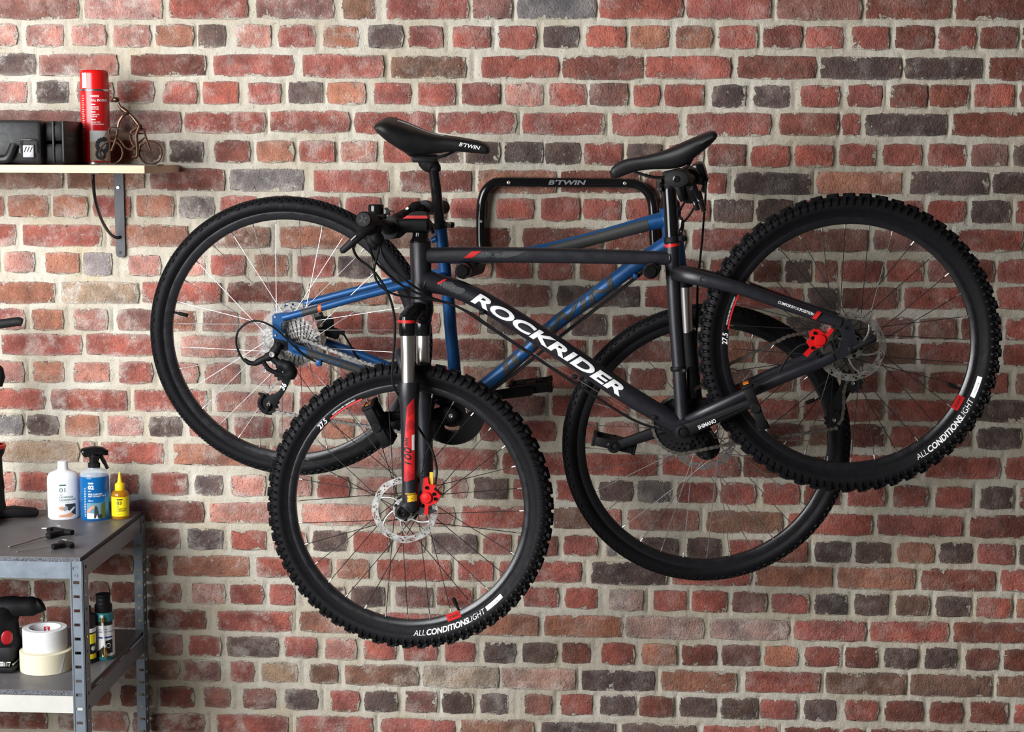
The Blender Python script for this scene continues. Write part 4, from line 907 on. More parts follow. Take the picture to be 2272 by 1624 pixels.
# ================================================================ blue city bike (hung behind, front to the right, leaning out at the top)
G = Pln((-.778, -.242, 1.274), -.0312, -.127); GF = Pln((.236, -.242, 1.026), .045, -.122)
RHB, FHB = Vector((-.778, -.242, 1.274)), Vector((.236, -.242, 1.026)); PB = .00111
bb = thing('city_bike', 'blue trekking bike with silver spokes and dark grey lettering, hung behind the black one', 'bicycle', (-.27, -.2, .66))
mb = MB(); GR = {}
def gtube(pts, wid, n=18, off=0., sq=1., k=6):
    P = G.path(pts, off, k); W_ = [interp([(j/(len(wid)-1), x) for j, x in enumerate(wid)], i/(len(P)-1))*PB/2 for i in range(len(P))]
    mb.tube(P, W_, n, sq=sq); GR[id(P)] = W_; return P
ghd = gtube([(1486, 459), (1493, 525), (1500, 592)], [45, 43, 46], 24)
gtt = gtube([(1490, 484), (1440, 495), (1330, 525), (1216, 554), (1140, 566), (1060, 571), (982, 572)], [37, 33, 29, 31, 30, 28, 27], 18)
gdt = gtube([(1009, 903), (1060, 866), (1125, 815), (1229, 722), (1320, 655), (1400, 595), (1492, 536)], [32, 31, 31, 32, 33, 34, 40], 18)
gst = gtube([(977.5, 504), (985, 580), (989, 622), (996, 677), (1000, 733), (1008, 815), (1010, 903)], [27, 27, 27, 27.5, 27, 28, 30], 18)
mb.lathe(G.P(1009, 903), G.N, [(.022, -.036), (.022, .036)], 24)
GSS = ((985, 612, .014), (950, 619, .036), (905, 630.5, .050), (800, 658, .058), (700, 686, .064), (648, 700, .066), (628, 705, .066))
GCS = ((998, 899, .02), (940, 876, .040), (870, 847, .052), (795, 819, .060), (735, 799, .064), (680, 781, .066), (652, 772, .066))
for sd in (1, -1):
    for pts, w_ in ((GSS, (8.4, 8.4, 8.4, 8.4, 8.2, 8, 7)), (GCS, (10, 10, 10, 10, 9.6, 9.6, 9))):
        P = [G.P(*p) for p in pts]
        if sd < 0: P = [p-G.N*2*(p-G.O).dot(G.N) for p in P]
        mb.tube(smoothpath(P, 5), [interp([(j/6, v) for j, v in enumerate(w_)], i/30)*PB for i in range(31)], 14)
    D = [(605, 700), (610, 696), (622, 694), (640, 694), (650, 703), (630, 711), (624, 718), (625, 731), (638, 749), (658, 764), (676, 772), (672, 790), (656, 787), (640, 776), (612, 757), (606, 748)]
    P = [G.P(x, y, .066) for x, y in D]
    if sd < 0: P = [p-G.N*.132 for p in P]
    mb.prism(P, G.N, .009)
mb.box(G.P(708, 805, .074), (.014, .014, .016), (G.ex, G.N, G.ez), .003); mb.tube([G.P(957, 534, .006), G.P(969, 529, .006)], [.0065, .0085], 12); mb.box(G.P(1410, 612, .014), (.012, .016, .012), (G.ex, G.N, G.ez), .003)
gfr = mb.build('frame', M_BLU, bb)
for p in ((610, 703), (611, 744), (631, 742)): bolt(gfr, G.P(*p, .071), G.N, .0028, M_STL, .0015, 'dropout_screw')
for base, d, r in ((G.P(1474, 488), (G.P(1440, 497)-G.P(1474, 488)), .0190), (G.P(1482, 541), (G.P(1440, 570)-G.P(1482, 541)), .0205)):
    d = d.normalized(); s = G.N.cross(d); MB().tube([base+(G.N*math.cos(2*math.pi*k/40)+s*math.sin(2*math.pi*k/40))*(r+.0008*(k % 2)) for k in range(40)], .0024, 6, closed=True).build('weld_bead', M_BLU, gfr)
# graphics
f1 = tube_wrap(gtt, GR[id(gtt)], G.N, .0007); V, F = rect2d(.055, .300, -.0145, .0125, 34, 8, 0); decal('dark_top_tube_panel', V, F, f1, M_BLD, gfr)
f2 = tube_wrap(gdt, GR[id(gdt)], G.N, .0007); V, F = text2d("B'TWIN", .042, .22, .03, 1.25, 2); uw = max(v[0] for v in V)-min(v[0] for v in V); u0 = f2.acc[min(range(len(gdt)), key=lambda i: (gdt[i]-G.P(1236, 716)).length)]
decal('frame_lettering', V, F, lambda u, v: f2(u0+u*.36/uw, v*.95), M_BLD, gfr)
ss = smoothpath([G.P(*p) for p in GSS], 5); f3 = tube_wrap(ss, .0092, G.N, .0007); L3 = f3.length
V, F = rect2d(L3-.088, L3-.050, -.008, .008, 6, 6); decal('dark_stay_panel', V, F, f3, M_BLD, gfr); V, F = rect2d(L3-.096, L3-.088, -.008, .008, 2, 6, -.2); decal('orange_stripe', V, F, f3, M_ORA, gfr)
cs = smoothpath([G.P(*p) for p in GCS], 5); f4 = tube_wrap(cs, .0108, G.N, .0007); L4 = f4.length
V, F = rect2d(L4-.195, L4-.040, -.0100, .0095, 16, 6, .5); decal('dark_stay_panel', V, F, f4, M_BLD, gfr); V, F = rect2d(L4-.205, L4-.195, -.0095, .0095, 2, 6, .5); decal('orange_stripe', V, F, f4, M_ORA, gfr)
V, F = text2d('EASY ACCESS', .0105, .2, .0, .9, 1); f4b = tube_wrap(cs, .0108, G.N, .0011); decal('stay_lettering', V, F, lambda u, v: f4b(L4-.095-u, v), M_BLU, gfr)
bd = G.P(1509, 500, .0185); MB().ball(bd, (.010, .008, .0215), (G.ex, G.N, G.ez)).build('head_badge', M_INK, gfr); m = MB()
for s in (-1, 1): m.tube([bd+G.N*.008+G.ez*.014*s+G.ex*.001, bd+G.N*.0088, bd+G.N*.0088+G.ex*.002], [.0028, .0012, .0010], 8)
m.build('badge_mark', M_WHT, gfr)
# wheels
SPB = dict(R=.349, tr=.0205, rim_in=.2925, bead=.3125, spoke_mat=M_SPS, knobby=False, rimw=.011)
hubf = [(.006, -.050), (.012, -.048), (.012, -.034), (.028, -.030), (.031, -.026), (.031, .026), (.028, .030), (.014, .034), (.012, .048), (.006, .050)]
g1 = wheel(bb, G, RHB, phase=.05, flange=.030, **SPB); g2 = wheel(bb, GF, FHB, phase=.02, hub=hubf, flange=.029, **SPB)
for k in range(9):
    th = 2*math.pi*k/9; bolt(g2[2], FHB+(GF.ex*math.cos(th)+GF.ez*math.sin(th))*.024+GF.N*.030, GF.N, .0022, M_STL, .001, 'hub_rivet')
for pl, c, g, a_ in ((G, RHB, g1, 168), (GF, FHB, g2, 24)):
    th = math.radians(a_); e = pl.ex*math.cos(th)+pl.ez*math.sin(th); MB().tube([c+e*.294, c+e*.282, c+e*.281, c+e*.260, c+e*.258], [.003, .003, .0046, .0046, .003], 10).build('valve', M_PLA, g[1])
fn = on_sidewall(G, RHB, .3285, .018, .326, 1, .0006, .3125, .011)
arc_text("B'TWIN", .013, fn, math.radians(87), 'moulded_lettering', M_GRIP, g1[0], .1, .02, 1.3, inward=False); arc_text('DESIGNED IN FRANCE', .0105, fn, math.radians(62), 'moulded_lettering', M_GRIP, g1[0], 0, 0, 1., inward=False)
rotor(bb, G, RHB, -.052, .079, 6, .2); rotor(bb, GF, FHB, -.050, .079, 6, .4)
# cassette
TE = (11, 13, 15, 17, 20, 23, 26, 30, 34); cs_ = MB()
cs_.lathe(RHB, G.N, [(.017, .022), (.017, .060), (.013, .062)], 24); cas = cs_.build('cassette', M_STL, bb)
for k, tt in enumerate(TE):
    m = MB(); cog(m, G, RHB, .058-.0043*k, tt, .0020, hole=.62 if k > 2 else .35)
    for q in range(4 if k > 2 else 0):
        th = q*math.pi/2+k*.3; m.tube([RHB+G.N*(.058-.0043*k)+(G.ex*math.cos(th)+G.ez*math.sin(th))*r_ for r_ in (.014, tt*.0127/2/math.pi*.66)], [(.0009, .005), (.0009, .005)], 8, up=G.N)
    m.build('sprocket', M_STL, cas)
M_CLR = pmat('clear_plastic', (.9, .9, .9), .1, 0, .5, alpha=.10)
MB().ring_prism([RHB+G.N*.0175+(G.ex*math.cos(2*math.pi*k/48)+G.ez*math.sin(2*math.pi*k/48))*.078 for k in range(48)], [RHB+G.N*.0175+(G.ex*math.cos(2*math.pi*k/48)+G.ez*math.sin(2*math.pi*k/48))*.030 for k in range(48)], G.N, .0012).build('spoke_guard', M_CLR, bb)
# cranks, chain guard disc
BBb = G.P(1009, 903); m = MB(); cog(m, G, BBb, .043, 38, .003, hole=.6); m.build('chainring', M_DST, bb)
m = MB(); rad = [.016, .026, .034, .040, .046, .052, .060, .070, .0785]
polar_plate(m, G, BBb+G.N*.056, rad, 72, lambda i, j: j in (2, 3, 4) and ((i*5-238) % 120) < (62, 56, 46)[j-2] and ((i*5-238) % 120) >= (0, 6, 14)[j-2], .0025)
m.lathe(BBb+G.N*.052, G.N, [(.0785, .0065), (.0800, .004), (.0800, -.002)], 72); m.f = m.f[:-2]
gd = m.build('chain_guard_disc', M_PLA, bb)
c1, A, B = crank(bb, G, BBb, G.P(850, 925, .080)-G.N*.080, .066, .080, w0=.022, w1=.013); bolt(c1, A+G.N*.010, G.N, .0062, M_CHR, .003)
pedal(bb, G, B+G.N*.010, 1, math.radians(116), .080, .100, .026, (1,))
c2, A, B = crank(bb, G, BBb, G.P(1176, 866, -.085)+G.N*.085, -.062, -.085, w0=.020, w1=.014); pedal(bb, G, B-G.N*.006, -1, math.radians(8), .066, .098, .026, (1,))
rr = 38*.0127/2/math.pi
up = [G.P(648, 742, .040), G.P(670, 752, .040), G.P(705, 766, .040), G.P(760, 787, .042), G.P(810, 806, .043), G.P(880, 822, .043)]
arc = [BBb+(G.ex*math.cos(math.radians(a))+G.ez*math.sin(math.radians(a)))*rr+G.N*.043 for a in range(100, -100, -14)]
low = [G.P(900, 961, .043), G.P(865, 953, .043), G.P(790, 942, .043), G.P(700, 927, .043), G.P(640, 919, .043), G.P(607, 912, .043)]
jw = G.P(599, 893, .043); jr = .0215; arc3 = [jw+(G.ex*math.cos(math.radians(a))+G.ez*math.sin(math.radians(a)))*jr for a in range(-80, -220, -20)]
chain(bb, G, up+arc+low+arc3+[G.P(590, 872, .043), G.P(605, 858, .043), G.P(620, 840, .043)], M_STL)
# rear derailleur with cage and cable loop
m = MB(); m.tube(smoothpath([G.P(618, 762, .078), G.P(612, 776, .080), G.P(604, 787, .082), G.P(588, 795, .084), G.P(566, 806, .084)], 4), [.011]*4+[.0125]*4+[.011]*4+[.008]*4+[.006], 12)
m.tube(smoothpath([G.P(606, 795, .083), G.P(620, 806, .083), G.P(636, 812, .083), G.P(645, 824, .080), G.P(640, 834, .076)], 4), [.009]*4+[.0125]*4+[.015]*4+[.0165]*4+[.010], 14)
m.tube(smoothpath([G.P(584, 803, .088), G.P(598, 820, .088), G.P(620, 830, .086), G.P(634, 832, .084)], 4), [.0055]*13, 10)
m.prism([G.P(x, y, .070) for x, y in ((608, 750), (637, 757), (637, 775), (618, 774), (611, 768))], G.N, .008)
rdb = m.build('rear_derailleur', M_PLA, bb)
for p, r_, mt in (((618, 762), .0055, M_GLB), ((604, 786), .0075, M_STL), ((588, 822), .0055, M_STL)): bolt(rdb, G.P(*p, .093), G.N, r_, mt, .004)
m = MB(); m.tube(smoothpath([G.P(634, 828, .062), G.P(634, 846, .060), G.P(627, 866, .056), G.P(615, 880, .054), G.P(600, 893, .054)], 4), [(.0016, w_) for w_ in (.014, .014, .013, .012, .010, .009, .008, .0075, .007, .007, .008, .009, .010, .012, .014, .015, .016)], 10, up=G.N)
cag = m.build('derailleur_cage', M_PLA, rdb)
V, F = text2d('36', .017, .2, .03, 1.); q0 = G.P(629, 858, .060); du = (G.P(636, 842, .06)-G.P(618, 878, .06)).normalized(); dv = G.N.cross(du)
decal('cage_lettering', V, F, lambda u, v: q0+du*u+dv*v+G.N*.0022, M_WHT, cag)
m = MB(); cog(m, G, jw, .004, 11, .004, hole=.2); j1 = m.build('jockey_wheel', M_PLA, rdb); bolt(j1, jw+G.N*.014, G.N, .005, M_STL)
m = MB(); th = [math.radians(a) for a in range(120, 300, 15)]
m.tube([jw+(G.ex*math.cos(t)+G.ez*math.sin(t))*.024+G.N*.010 for t in th], [(.0018, .005)]*len(th), 8, up=G.N); m.tube([jw+(G.ex*math.cos(th[0])+G.ez*math.sin(th[0]))*.024+G.N*.010, jw+(G.ex*math.cos(2.35)+G.ez*math.sin(2.35))*.036+G.N*.010], [.005, .003], 8); m.tube([jw+(G.ex*math.cos(4.4)+G.ez*math.sin(4.4))*.024+G.N*.01, jw+G.N*.010], [.004, .008], 8)
m.build('cage_guard', M_PLA, rdb)
m = MB(); cog(m, G, G.P(630, 826, .045), .004, 11, .004, hole=.2); m.build('jockey_wheel', M_PLA, rdb)
hose(bb, [G.P(566, 806, .084), G.P(544, 802, .084), G.P(528, 777, .085), G.P(524, 751, .086), G.P(532, 730, .086), G.P(553, 714, .086), G.P(576, 713, .086), G.P(602, 723, .084), G.P(626, 742, .082), G.P(652, 768, .080), G.P(675, 789, .079), G.P(702, 803, .077)], .0026, 'gear_cable')
m = MB(); m.tube([G.P(541, 797, .084), G.P(552, 805, .084), G.P(570, 808, .084)], [.0045, .006, .005], 10); m.build('cable_adjuster', M_PLA, rdb)
# rear brake on the far side
m = MB(); m.box(G.P(722, 720, -.062), (.042, .03, .040), (G.ex, G.N, G.ez), .010); m.box(G.P(738, 738, -.055), (.036, .02, .026), ((G.ex-G.ez*.3).normalized(), G.N, (G.ez+G.ex*.3).normalized()), .006); m.tube([G.P(700, 705, -.06), G.P(716, 700, -.06)], .010, 10); m.tube([G.P(752, 735, -.05), G.P(764, 740, -.05)], .006, 8)
cb = m.build('brake_caliper', M_PLA, bb); bolt(cb, G.P(711, 718, -.047), G.N, .009, M_STL, .004)
hose(bb, [G.P(760, 737, -.05), G.P(775, 762, -.05), G.P(792, 792, -.05), G.P(815, 815, -.05)], .0026, 'brake_cable')
# fork, stem, bars
P = G.path([(1483.5, 428), (1484, 438), (1485, 446), (1486, 459)], 0, 3); MB().tube(P, [.0165]*3+[.018]*2+[.0195]*2+[.0235]*3, 24).build('headset_cover', M_PLA, bb)
st = G.P(1483, 420); bcb = G.P(1532, 392)
m = MB(); m.tube([G.P(1483, 432), st, G.P(1482, 404), G.P(1482, 400)], [.0175, .0185, .0185, .016], 18); m.tube([G.P(1484, 414), G.P(1508, 402), bcb], [.0165, .0145, .018], 16); m.tube([bcb-G.N*.022, bcb+G.N*.022], .021, 18); gs = m.build('stem', M_PLA, bb)
hb = [G.P(1502, 397, .285), G.P(1513, 393, .22), G.P(1522, 392, .13), bcb+G.N*.03, bcb-G.N*.03, G.P(1538, 388, -.10), G.P(1536, 385, -.18), G.P(1530, 384, -.215)]
MB().tube(smoothpath(hb, 5), [.0112]*36, 14).build('handlebar', M_PLA, bb)
for a, b in ((hb[0], hb[1].lerp(hb[2], .25)), (hb[7], hb[6].lerp(hb[5], .2))):
    d = b-a; P = [a-d*.10, a-d*.06, a, a+d*.15, a+d*.4, a+d*.7, a+d*1., a+d*1.05]
    g = MB().tube(P, [(.010, .018), (.0175, .0265), (.0185, .028), (.0185, .0265), (.018, .022), (.0175, .019), (.0172, .018), (.013, .013)], 20, up=G.ez).build('handlebar_grip', M_GRIP, bb)
    nn = -d.normalized(); MB().lathe(a-d*.10, nn, [(.0075, -.002), (.0075, .002), (.005, .0025), (.004, .001), (0, .001)], 16).build('grip_end_plug', M_GLB, g)
m = MB(); m.tube(smoothpath([G.P(1500, 408, .17), G.P(1507, 420, .175), G.P(1511, 434, .175), G.P(1516, 443, .17)], 4), [(.006, .009)]*4+[(.006, .008)]*9, 10, up=G.N); m.box(G.P(1530, 428, .14), (.036, .05, .044), (G.ex, G.N, G.ez), .012); m.tube([G.P(1518, 412, .14), G.P(1540, 416, .14)], .010, 10)
sh = m.build('gear_shifter', M_PLA, bb); bolt(sh, G.P(1533, 419, .168), G.N, .0035, M_CHR); bolt(sh, G.P(1544, 427, .168), G.N, .0025, M_CHR)
m = MB(); m.tube(smoothpath([G.P(1540, 412, .17), G.P(1547, 432, .19), G.P(1552, 446, .20), G.P(1560, 448, .20)], 4), [(.005, .006)]*13, 10, up=G.N); bl_ = m.build('brake_lever', M_GLB, bb); m = MB(); m.tube(smoothpath([G.P(1540, 436, .18), G.P(1543, 452, .19), G.P(1548, 466, .19)], 4), [(.005, .0065)]*9, 10, up=G.N); m.build('lever_blade', M_GLB, bl_); m = MB(); m.box(G.P(1556, 446, .12), (.012, .016, .05), ((G.ex+G.ez*.3).normalized(), G.N, (G.ez-G.ex*.3).normalized()), .004); m.build('shift_paddle', M_GLB, bl_)
m = MB(); m.box(G.P(1553, 384, -.15), (.034, .05, .055), ((G.ex+G.ez*.3).normalized(), G.N, (G.ez-G.ex*.3).normalized()), .012); m.tube(smoothpath([G.P(1558, 370, -.14), G.P(1563, 390, -.15), G.P(1564, 408, -.15), G.P(1560, 424, -.14)], 4), [.006]*13, 10); m.build('brake_lever', M_GLB, bb)
hose(bb, [G.P(1566, 402, -.12), G.P(1565, 440, -.10), G.P(1562, 480, -.06), G.P(1558, 530, -.02), G.P(1553, 580, .02), G.P(1548, 630, .04), G.P(1547, 690, .05), G.P(1545, 760, .05), G.P(1546, 830, .05)], .0026, 'brake_cable')
hose(bb, [G.P(1522, 444, .14), G.P(1511, 463, .10), G.P(1502, 490, .06), G.P(1490, 540, .05)], .0024, 'gear_cable'); hose(bb, [G.P(1541, 460, .16), G.P(1528, 480, .12), G.P(1514, 498, .06), G.P(1498, 540, .04)], .0024, 'gear_cable')
for dv in (0., 5.): hose(bb, [G.P(1440, 588+dv, .01), G.P(1405, 618+dv, .010), G.P(1250, 738+dv, .010), G.P(1180, 795+dv, .008), G.P(1085, 868+dv, .008)], .0022, 'gear_cable')
m = MB(); m.tube([G.P(1500, 590), G.P(1502, 602), G.P(1503, 614)], [.0245, .025, .018], 20)
a, b = GF.P(1519, 618, .062), GF.P(1507, 618, -.062); m.tube(smoothpath([a, a.lerp(b, .25)+GF.ez*.008, a.lerp(b, .5)+GF.ez*.010, a.lerp(b, .75)+GF.ez*.008, b], 4), [(.016, .020)]*17, 14, up=GF.ez); fcb = m.build('fork_crown', M_PLA, bb)
for o_, dx in ((.062, 0.), (-.062, -10.)):
    MB().tube([GF.P(1520+dx, 604, o_), GF.P(1520.5+dx, 620, o_), GF.P(1521+dx, 635, o_)], [.0165, .0185, .0175], 18).build('stanchion_cap', M_PLA, fcb)
    MB().tube([GF.P(1521+dx, 632, o_), GF.P(1526+dx, 742, o_)], .0135, 22).build('stanchion', M_STN, fcb)
m = MB()
for o_, dx in ((.062, 0.), (-.062, -10.)): m.tube(smoothpath([GF.P(1526+dx, 735, o_), GF.P(1528+dx, 750, o_), GF.P(1538+dx, 860, o_), GF.P(1551+dx*.6, 940, o_), FHB+GF.N*o_*.9+GF.ez*.01, FHB+GF.N*o_*.9-GF.ez*.012], 4), [.0175]*4+[.0185]*6+[.0165]*11, 16)
a, b = GF.P(1527, 742, .05), GF.P(1518, 742, -.05); m.tube(smoothpath([a, a.lerp(b, .25)+GF.ez*.03, a.lerp(b, .75)+GF.ez*.03, b], 4), [.010]*13, 12); m.build('fork_lower', M_PLA, bb)
# seat
MB().tube(G.path([(961, 372), (966, 410), (976, 500), (977, 512)], 0, 4), .0128, 20).build('seatpost', M_GLB, bb)
m = MB(); m.tube(G.path([(974.5, 494), (974.8, 495.5), (976, 505), (976.2, 507)], 0, 2), [.0150, .0158, .0158, .0158, .0158, .0158, .0150], 22); m.box(G.P(996, 499), (.026, .018, .012), (G.ex, G.N, G.ez), .003); co_ = m.build('seat_collar', M_PLA, bb); bolt(co_, G.P(995.5, 499, .010), G.N, .0058, M_CHR, .004)
m = MB(); m.tube(smoothpath([G.P(944, 351), G.P(948, 362), G.P(962, 369), G.P(963, 380)], 4), [.020]*4+[.0195]*4+[.016]*4+[.0135], 16); m.box(G.P(943, 351), (.058, .045, .016), (G.ex, G.N, G.ez), .005); m.build('saddle_clamp', M_PLA, bb)
sd_ = saddle(bb, G, [(837, 276), (844, 267), (862, 262), (891, 270), (931, 286), (968, 298), (1008, 303.5), (1054, 311), (1076, 317.5), (1086.5, 328)], [(837.5, 279), (842, 289), (866, 311), (897, 333), (915, 341), (962, 340), (1008, 335.5), (1054, 339), (1078, 341), (1086, 339)], [(0, .045), (.08, .068), (.22, .078), (.4, .060), (.6, .034), (.78, .023), (.95, .019), (1, .011)])
V, F = text2d("B'TWIN", .0125, .2, .02, 1.15); q0 = G.P(1041, 324.5, .0275); dd = (G.P(1060, 329, .0245)-G.P(1024, 322, .0305)).normalized(); dv = G.N.cross(dd); dv = dv if dv.z > 0 else -dv
decal('saddle_lettering', V, F, lambda u, v: q0+dd*u+dv*v, M_WHT, sd_)
MB().tube(smoothpath([G.P(882, 267, .045), G.P(905, 275, .043), G.P(935, 287, .034), G.P(962, 296.5, .024), G.P(985, 301, .018)], 4), .0012, 6).build('saddle_seam', M_GRY2, sd_)
for s in (-.022, .022): MB().tube(smoothpath([G.P(897, 333, s), G.P(912, 345, s), G.P(935, 348, s), G.P(965, 350, s), G.P(990, 344, s), G.P(1010, 334, s*.6)], 5), .0035, 8).build('saddle_rail', M_GLB, bb)
# ================================================================ wall rack
rk = thing('bike_wall_rack', 'gloss black tubular wall rack holding both bikes by their top tubes', 'bike rack', (.1, -.03, 1.5))
YW = -.024
Lh = [U(1025, 602, -.50), U(1046, 597, -.28), U(1064, 592, -.10), U(1068.5, 584, -.05), U(1068, 560, -.030)]; Rh = [U(1453, 560, -.030), U(1453, 584, -.05), U(1452, 592, -.10), U(1448, 598, -.28), U(1443.5, 602, -.50)]
Rp = Lh+[U(1067, 520, YW), U(1067, 478, YW), U(1069, 448, YW), U(1077, 424, YW), U(1092, 409, YW), U(1112, 404, YW), U(1190, 404.5, YW), U(1290, 405.5, YW), U(1385, 406.5, YW), U(1413, 410, YW), U(1435, 424, YW), U(1446, 446, YW), U(1450, 478, YW), U(1451, 520, YW)]+Rh
rp = smoothpath(Rp, 6); frk = MB().tube(rp, .0122, 20).build('rack_tube', M_GLB, rk)
for p in ((1129, 405), (1387, 407), (1067, 491), (1451, 495)): bolt(frk, U(*p, YW-.0125), (0, -1, 0), .0050 if p[1] < 450 else .0038, M_STL, .002, 'screw')
V, F = text2d("B'TWIN", .0155, .2, .03, 1.75, 2); q0 = U(1257, 405.3, YW)
decal('rack_lettering', V, F, lambda u, v: q0+Vector((u, -math.sqrt(.0131**2-v*v), v)), M_GRY2, frk)
for hk in (Lh, Rh[::-1]):
    a, b = hk[0], hk[2]; d = b-a; n = 38
    sl = MB().tube([a+d*(.06+.86*k/n) for k in range(n+1)], [.0170+.0012*(k % 2) for k in range(n+1)], 18).build('ribbed_hook_sleeve', M_GRIP, rk)
    MB().lathe(a+d*.07, -d.normalized(), [(.0178, -.01), (.0185, 0), (.0180, .010), (.0150, .018), (.009, .0225), (.0025, .0235), (0, .0225)], 24).build('hook_end_cap', M_GLB, rk)
# ================================================================ workbench (steel shelving unit with grey boards)
X3, Y3, Z3 = Vector((1, 0, 0)), Vector((0, 1, 0)), Vector((0, 0, 1))
def UZ(px, py, z):
    v = ray(px, py); return CAM+v*((z-CAM.z)/v.z)
M_STEEL = pmat('blue_grey_galvanised_steel', (.20, .235, .275), .38, .55, .5, .0001, 800, .12, 25)
def mat_zinc():
    t = NT('worn_zinc_beam'); co = t.obj(); n1 = t.noise(14, 5, .7, co); n2 = t.noise(190, 3, .7, co)
    n = t.n.new('ShaderNodeSeparateXYZ'); t.ln(co, n.inputs[0])
    k = t.math('ADD', t.ramp(n.outputs[0], .975, 1.03), t.math('MULTIPLY', t.math('SUBTRACT', n2, .5), 2.4)); f = t.ramp(k, .35, .75)
    c = t.mix(n1, (.50, .49, .44), (.72, .71, .67)); c = t.mix(f, c, (.02, .02, .02)); t.ln(c, t.b.inputs['Base Color']); t.b.inputs['Metallic'].default_value = .3; t.b.inputs['Roughness'].default_value = .42
    return t.m
def mat_board():
    t = NT('grey_laminate_chipboard'); co = t.pos(); n1 = t.noise(16, 4, .6, co); n2 = t.noise(500, 2, .5, co)
    c = t.mix(n1, (.085, .082, .088), (.125, .12, .127)); c = t.mix(t.ramp(n2, .66, .74, 0, .5), c, (.32, .31, .3)); t.ln(c, t.b.inputs['Base Color']); t.ln(t.ramp(n1, .3, .7, .38, .55), t.b.inputs['Roughness']); return t.m
def mat_chip():
    t = NT('raw_chipboard_edge'); co = t.pos(); n1 = t.noise(420, 4, .7, co); t.ln(t.mix(t.ramp(n1, .35, .65), (.035, .036, .042), (.23, .24, .28)), t.b.inputs['Base Color']); t.b.inputs['Roughness'].default_value = .9; t.bump(n1, .003); return t.m
M_BOARD, M_CHIP, M_ZINC = mat_board(), mat_chip(), mat_zinc()
XR_, YF, YR = -1.2065, -.56, -.03; ZT_ = U(170, 1238, YF).z; XLb = XR_-1.0
ZL_ = U(190, 1534, YF).z
wb = thing('workbench', 'grey steel shelving bench with slotted posts and dark laminate boards, bottom left', 'workbench', (XR_-.5, -.3, 0))
def plate_grid(mb, O, u, v, us, vs, hole, t):
    """flat plate on axes u, v with rectangular holes"""
    u, v = Vector(u), Vector(v); n = u.cross(v).normalized()*t; idx = {}
    for i in range(len(us)):
        for j in range(len(vs)):
            for s in (0, 1): idx[i, j, s] = len(mb.v); mb.v.append(Vector(O)+u*us[i]+v*vs[j]+n*s)
    sol = lambda i, j: 0 <= i < len(us)-1 and 0 <= j < len(vs)-1 and not hole(i, j)
    for i in range(len(us)-1):
        for j in range(len(vs)-1):
            if not sol(i, j): continue
            mb.f += [(idx[i, j, 1], idx[i+1, j, 1], idx[i+1, j+1, 1], idx[i, j+1, 1]), (idx[i, j, 0], idx[i, j+1, 0], idx[i+1, j+1, 0], idx[i+1, j, 0])]
            for di, dj, A, B in ((-1, 0, (i, j+1), (i, j)), (1, 0, (i+1, j), (i+1, j+1)), (0, -1, (i, j), (i+1, j)), (0, 1, (i+1, j+1), (i, j+1))):
                if not sol(i+di, j+dj): mb.f.append((idx[A+(0,)], idx[B+(0,)], idx[B+(1,)], idx[A+(1,)]))
def post(x, y, sx, sy):
    """angle post: corner at (x, y), flanges run sx along x and sy along y"""
    vs = [0.]; z = ZT_-.008
    n = int(z/.0335); sl = []
    zz = [.0]
    for k in range(n): a = z-.0165-.0335*k; sl.append(a)
    lv = sorted(set([0., z]+[a-.0035 for a in sl if a > .01]+[a+.0035 for a in sl if a > .01])); hz = [(a-.0035) for a in sl]
    hole = lambda i, j: i == 1 and any(abs(lv[j]-h) < 1e-6 for h in hz)
    m = MB(); w_ = .0320
    plate_grid(m, (x, y, 0), (sx, 0, 0), (0, 0, 1), [0, .010, .0245, w_], lv, hole, -.0016*sx*sy)
    plate_grid(m, (x, y, 0), (0, sy, 0), (0, 0, 1), [0, .012, .0255, w_+.004], lv, hole, .0016*sx*sy)
    for f in (.004, .0285): m.tube([(x+sx*f, y-.0004*sy, 0), (x+sx*f, y-.0004*sy, z)], .0011, 6)
    o = m.build('post', M_STEEL, wb, smooth=False)
    MB().lathe((x+sx*.0172, y-sy*.0002, z-.033), (0, -sy, 0), [(.0042, 0), (.0042, .0015), (.0026, .0015), (.0022, -.001), (0, -.001)], 12).build('rivet', M_STEEL, o)
for x, sx in ((XR_, -1), (XLb, 1)):
    post(x, YF, sx, 1); post(x, YR, sx, -1)
for z, mt, h in ((ZT_-.010, M_STEEL, .040), (ZL_-.013, M_ZINC, .041)):
    MB().box(((XLb+XR_)/2, YF+.003, z-h/2), (1.0-.006, .0016, h)).build('front_beam', mt, wb, smooth=False); MB().box(((XLb+XR_)/2, YF+.012, z-.0008), (.995, .020, .0016)).build('beam_lip', mt, wb, smooth=False)
    MB().box(((XLb+XR_)/2, YR-.003, z-h/2), (1.0-.006, .0016, h)).build('rear_beam', M_STEEL, wb, smooth=False)
    for x in (XR_-.003, XLb+.003): MB().box((x, (YF+YR)/2, z-h/2), (.0016, YR-YF-.006, h)).build('side_beam', M_STEEL, wb, smooth=False)
for z in (ZT_, ZL_):
    b = MB().box(((XLb+XR_)/2-.0015, (YF+YR)/2, z-.0012), (.988, YR-YF-.007, .0024)).build('laminate_top', M_BOARD, wb, smooth=False)
    MB().box(((XLb+XR_)/2-.0015, (YF+YR)/2, z-.0072), (.988, YR-YF-.008, .0092)).build('chipboard_core', M_CHIP, b, smooth=False)
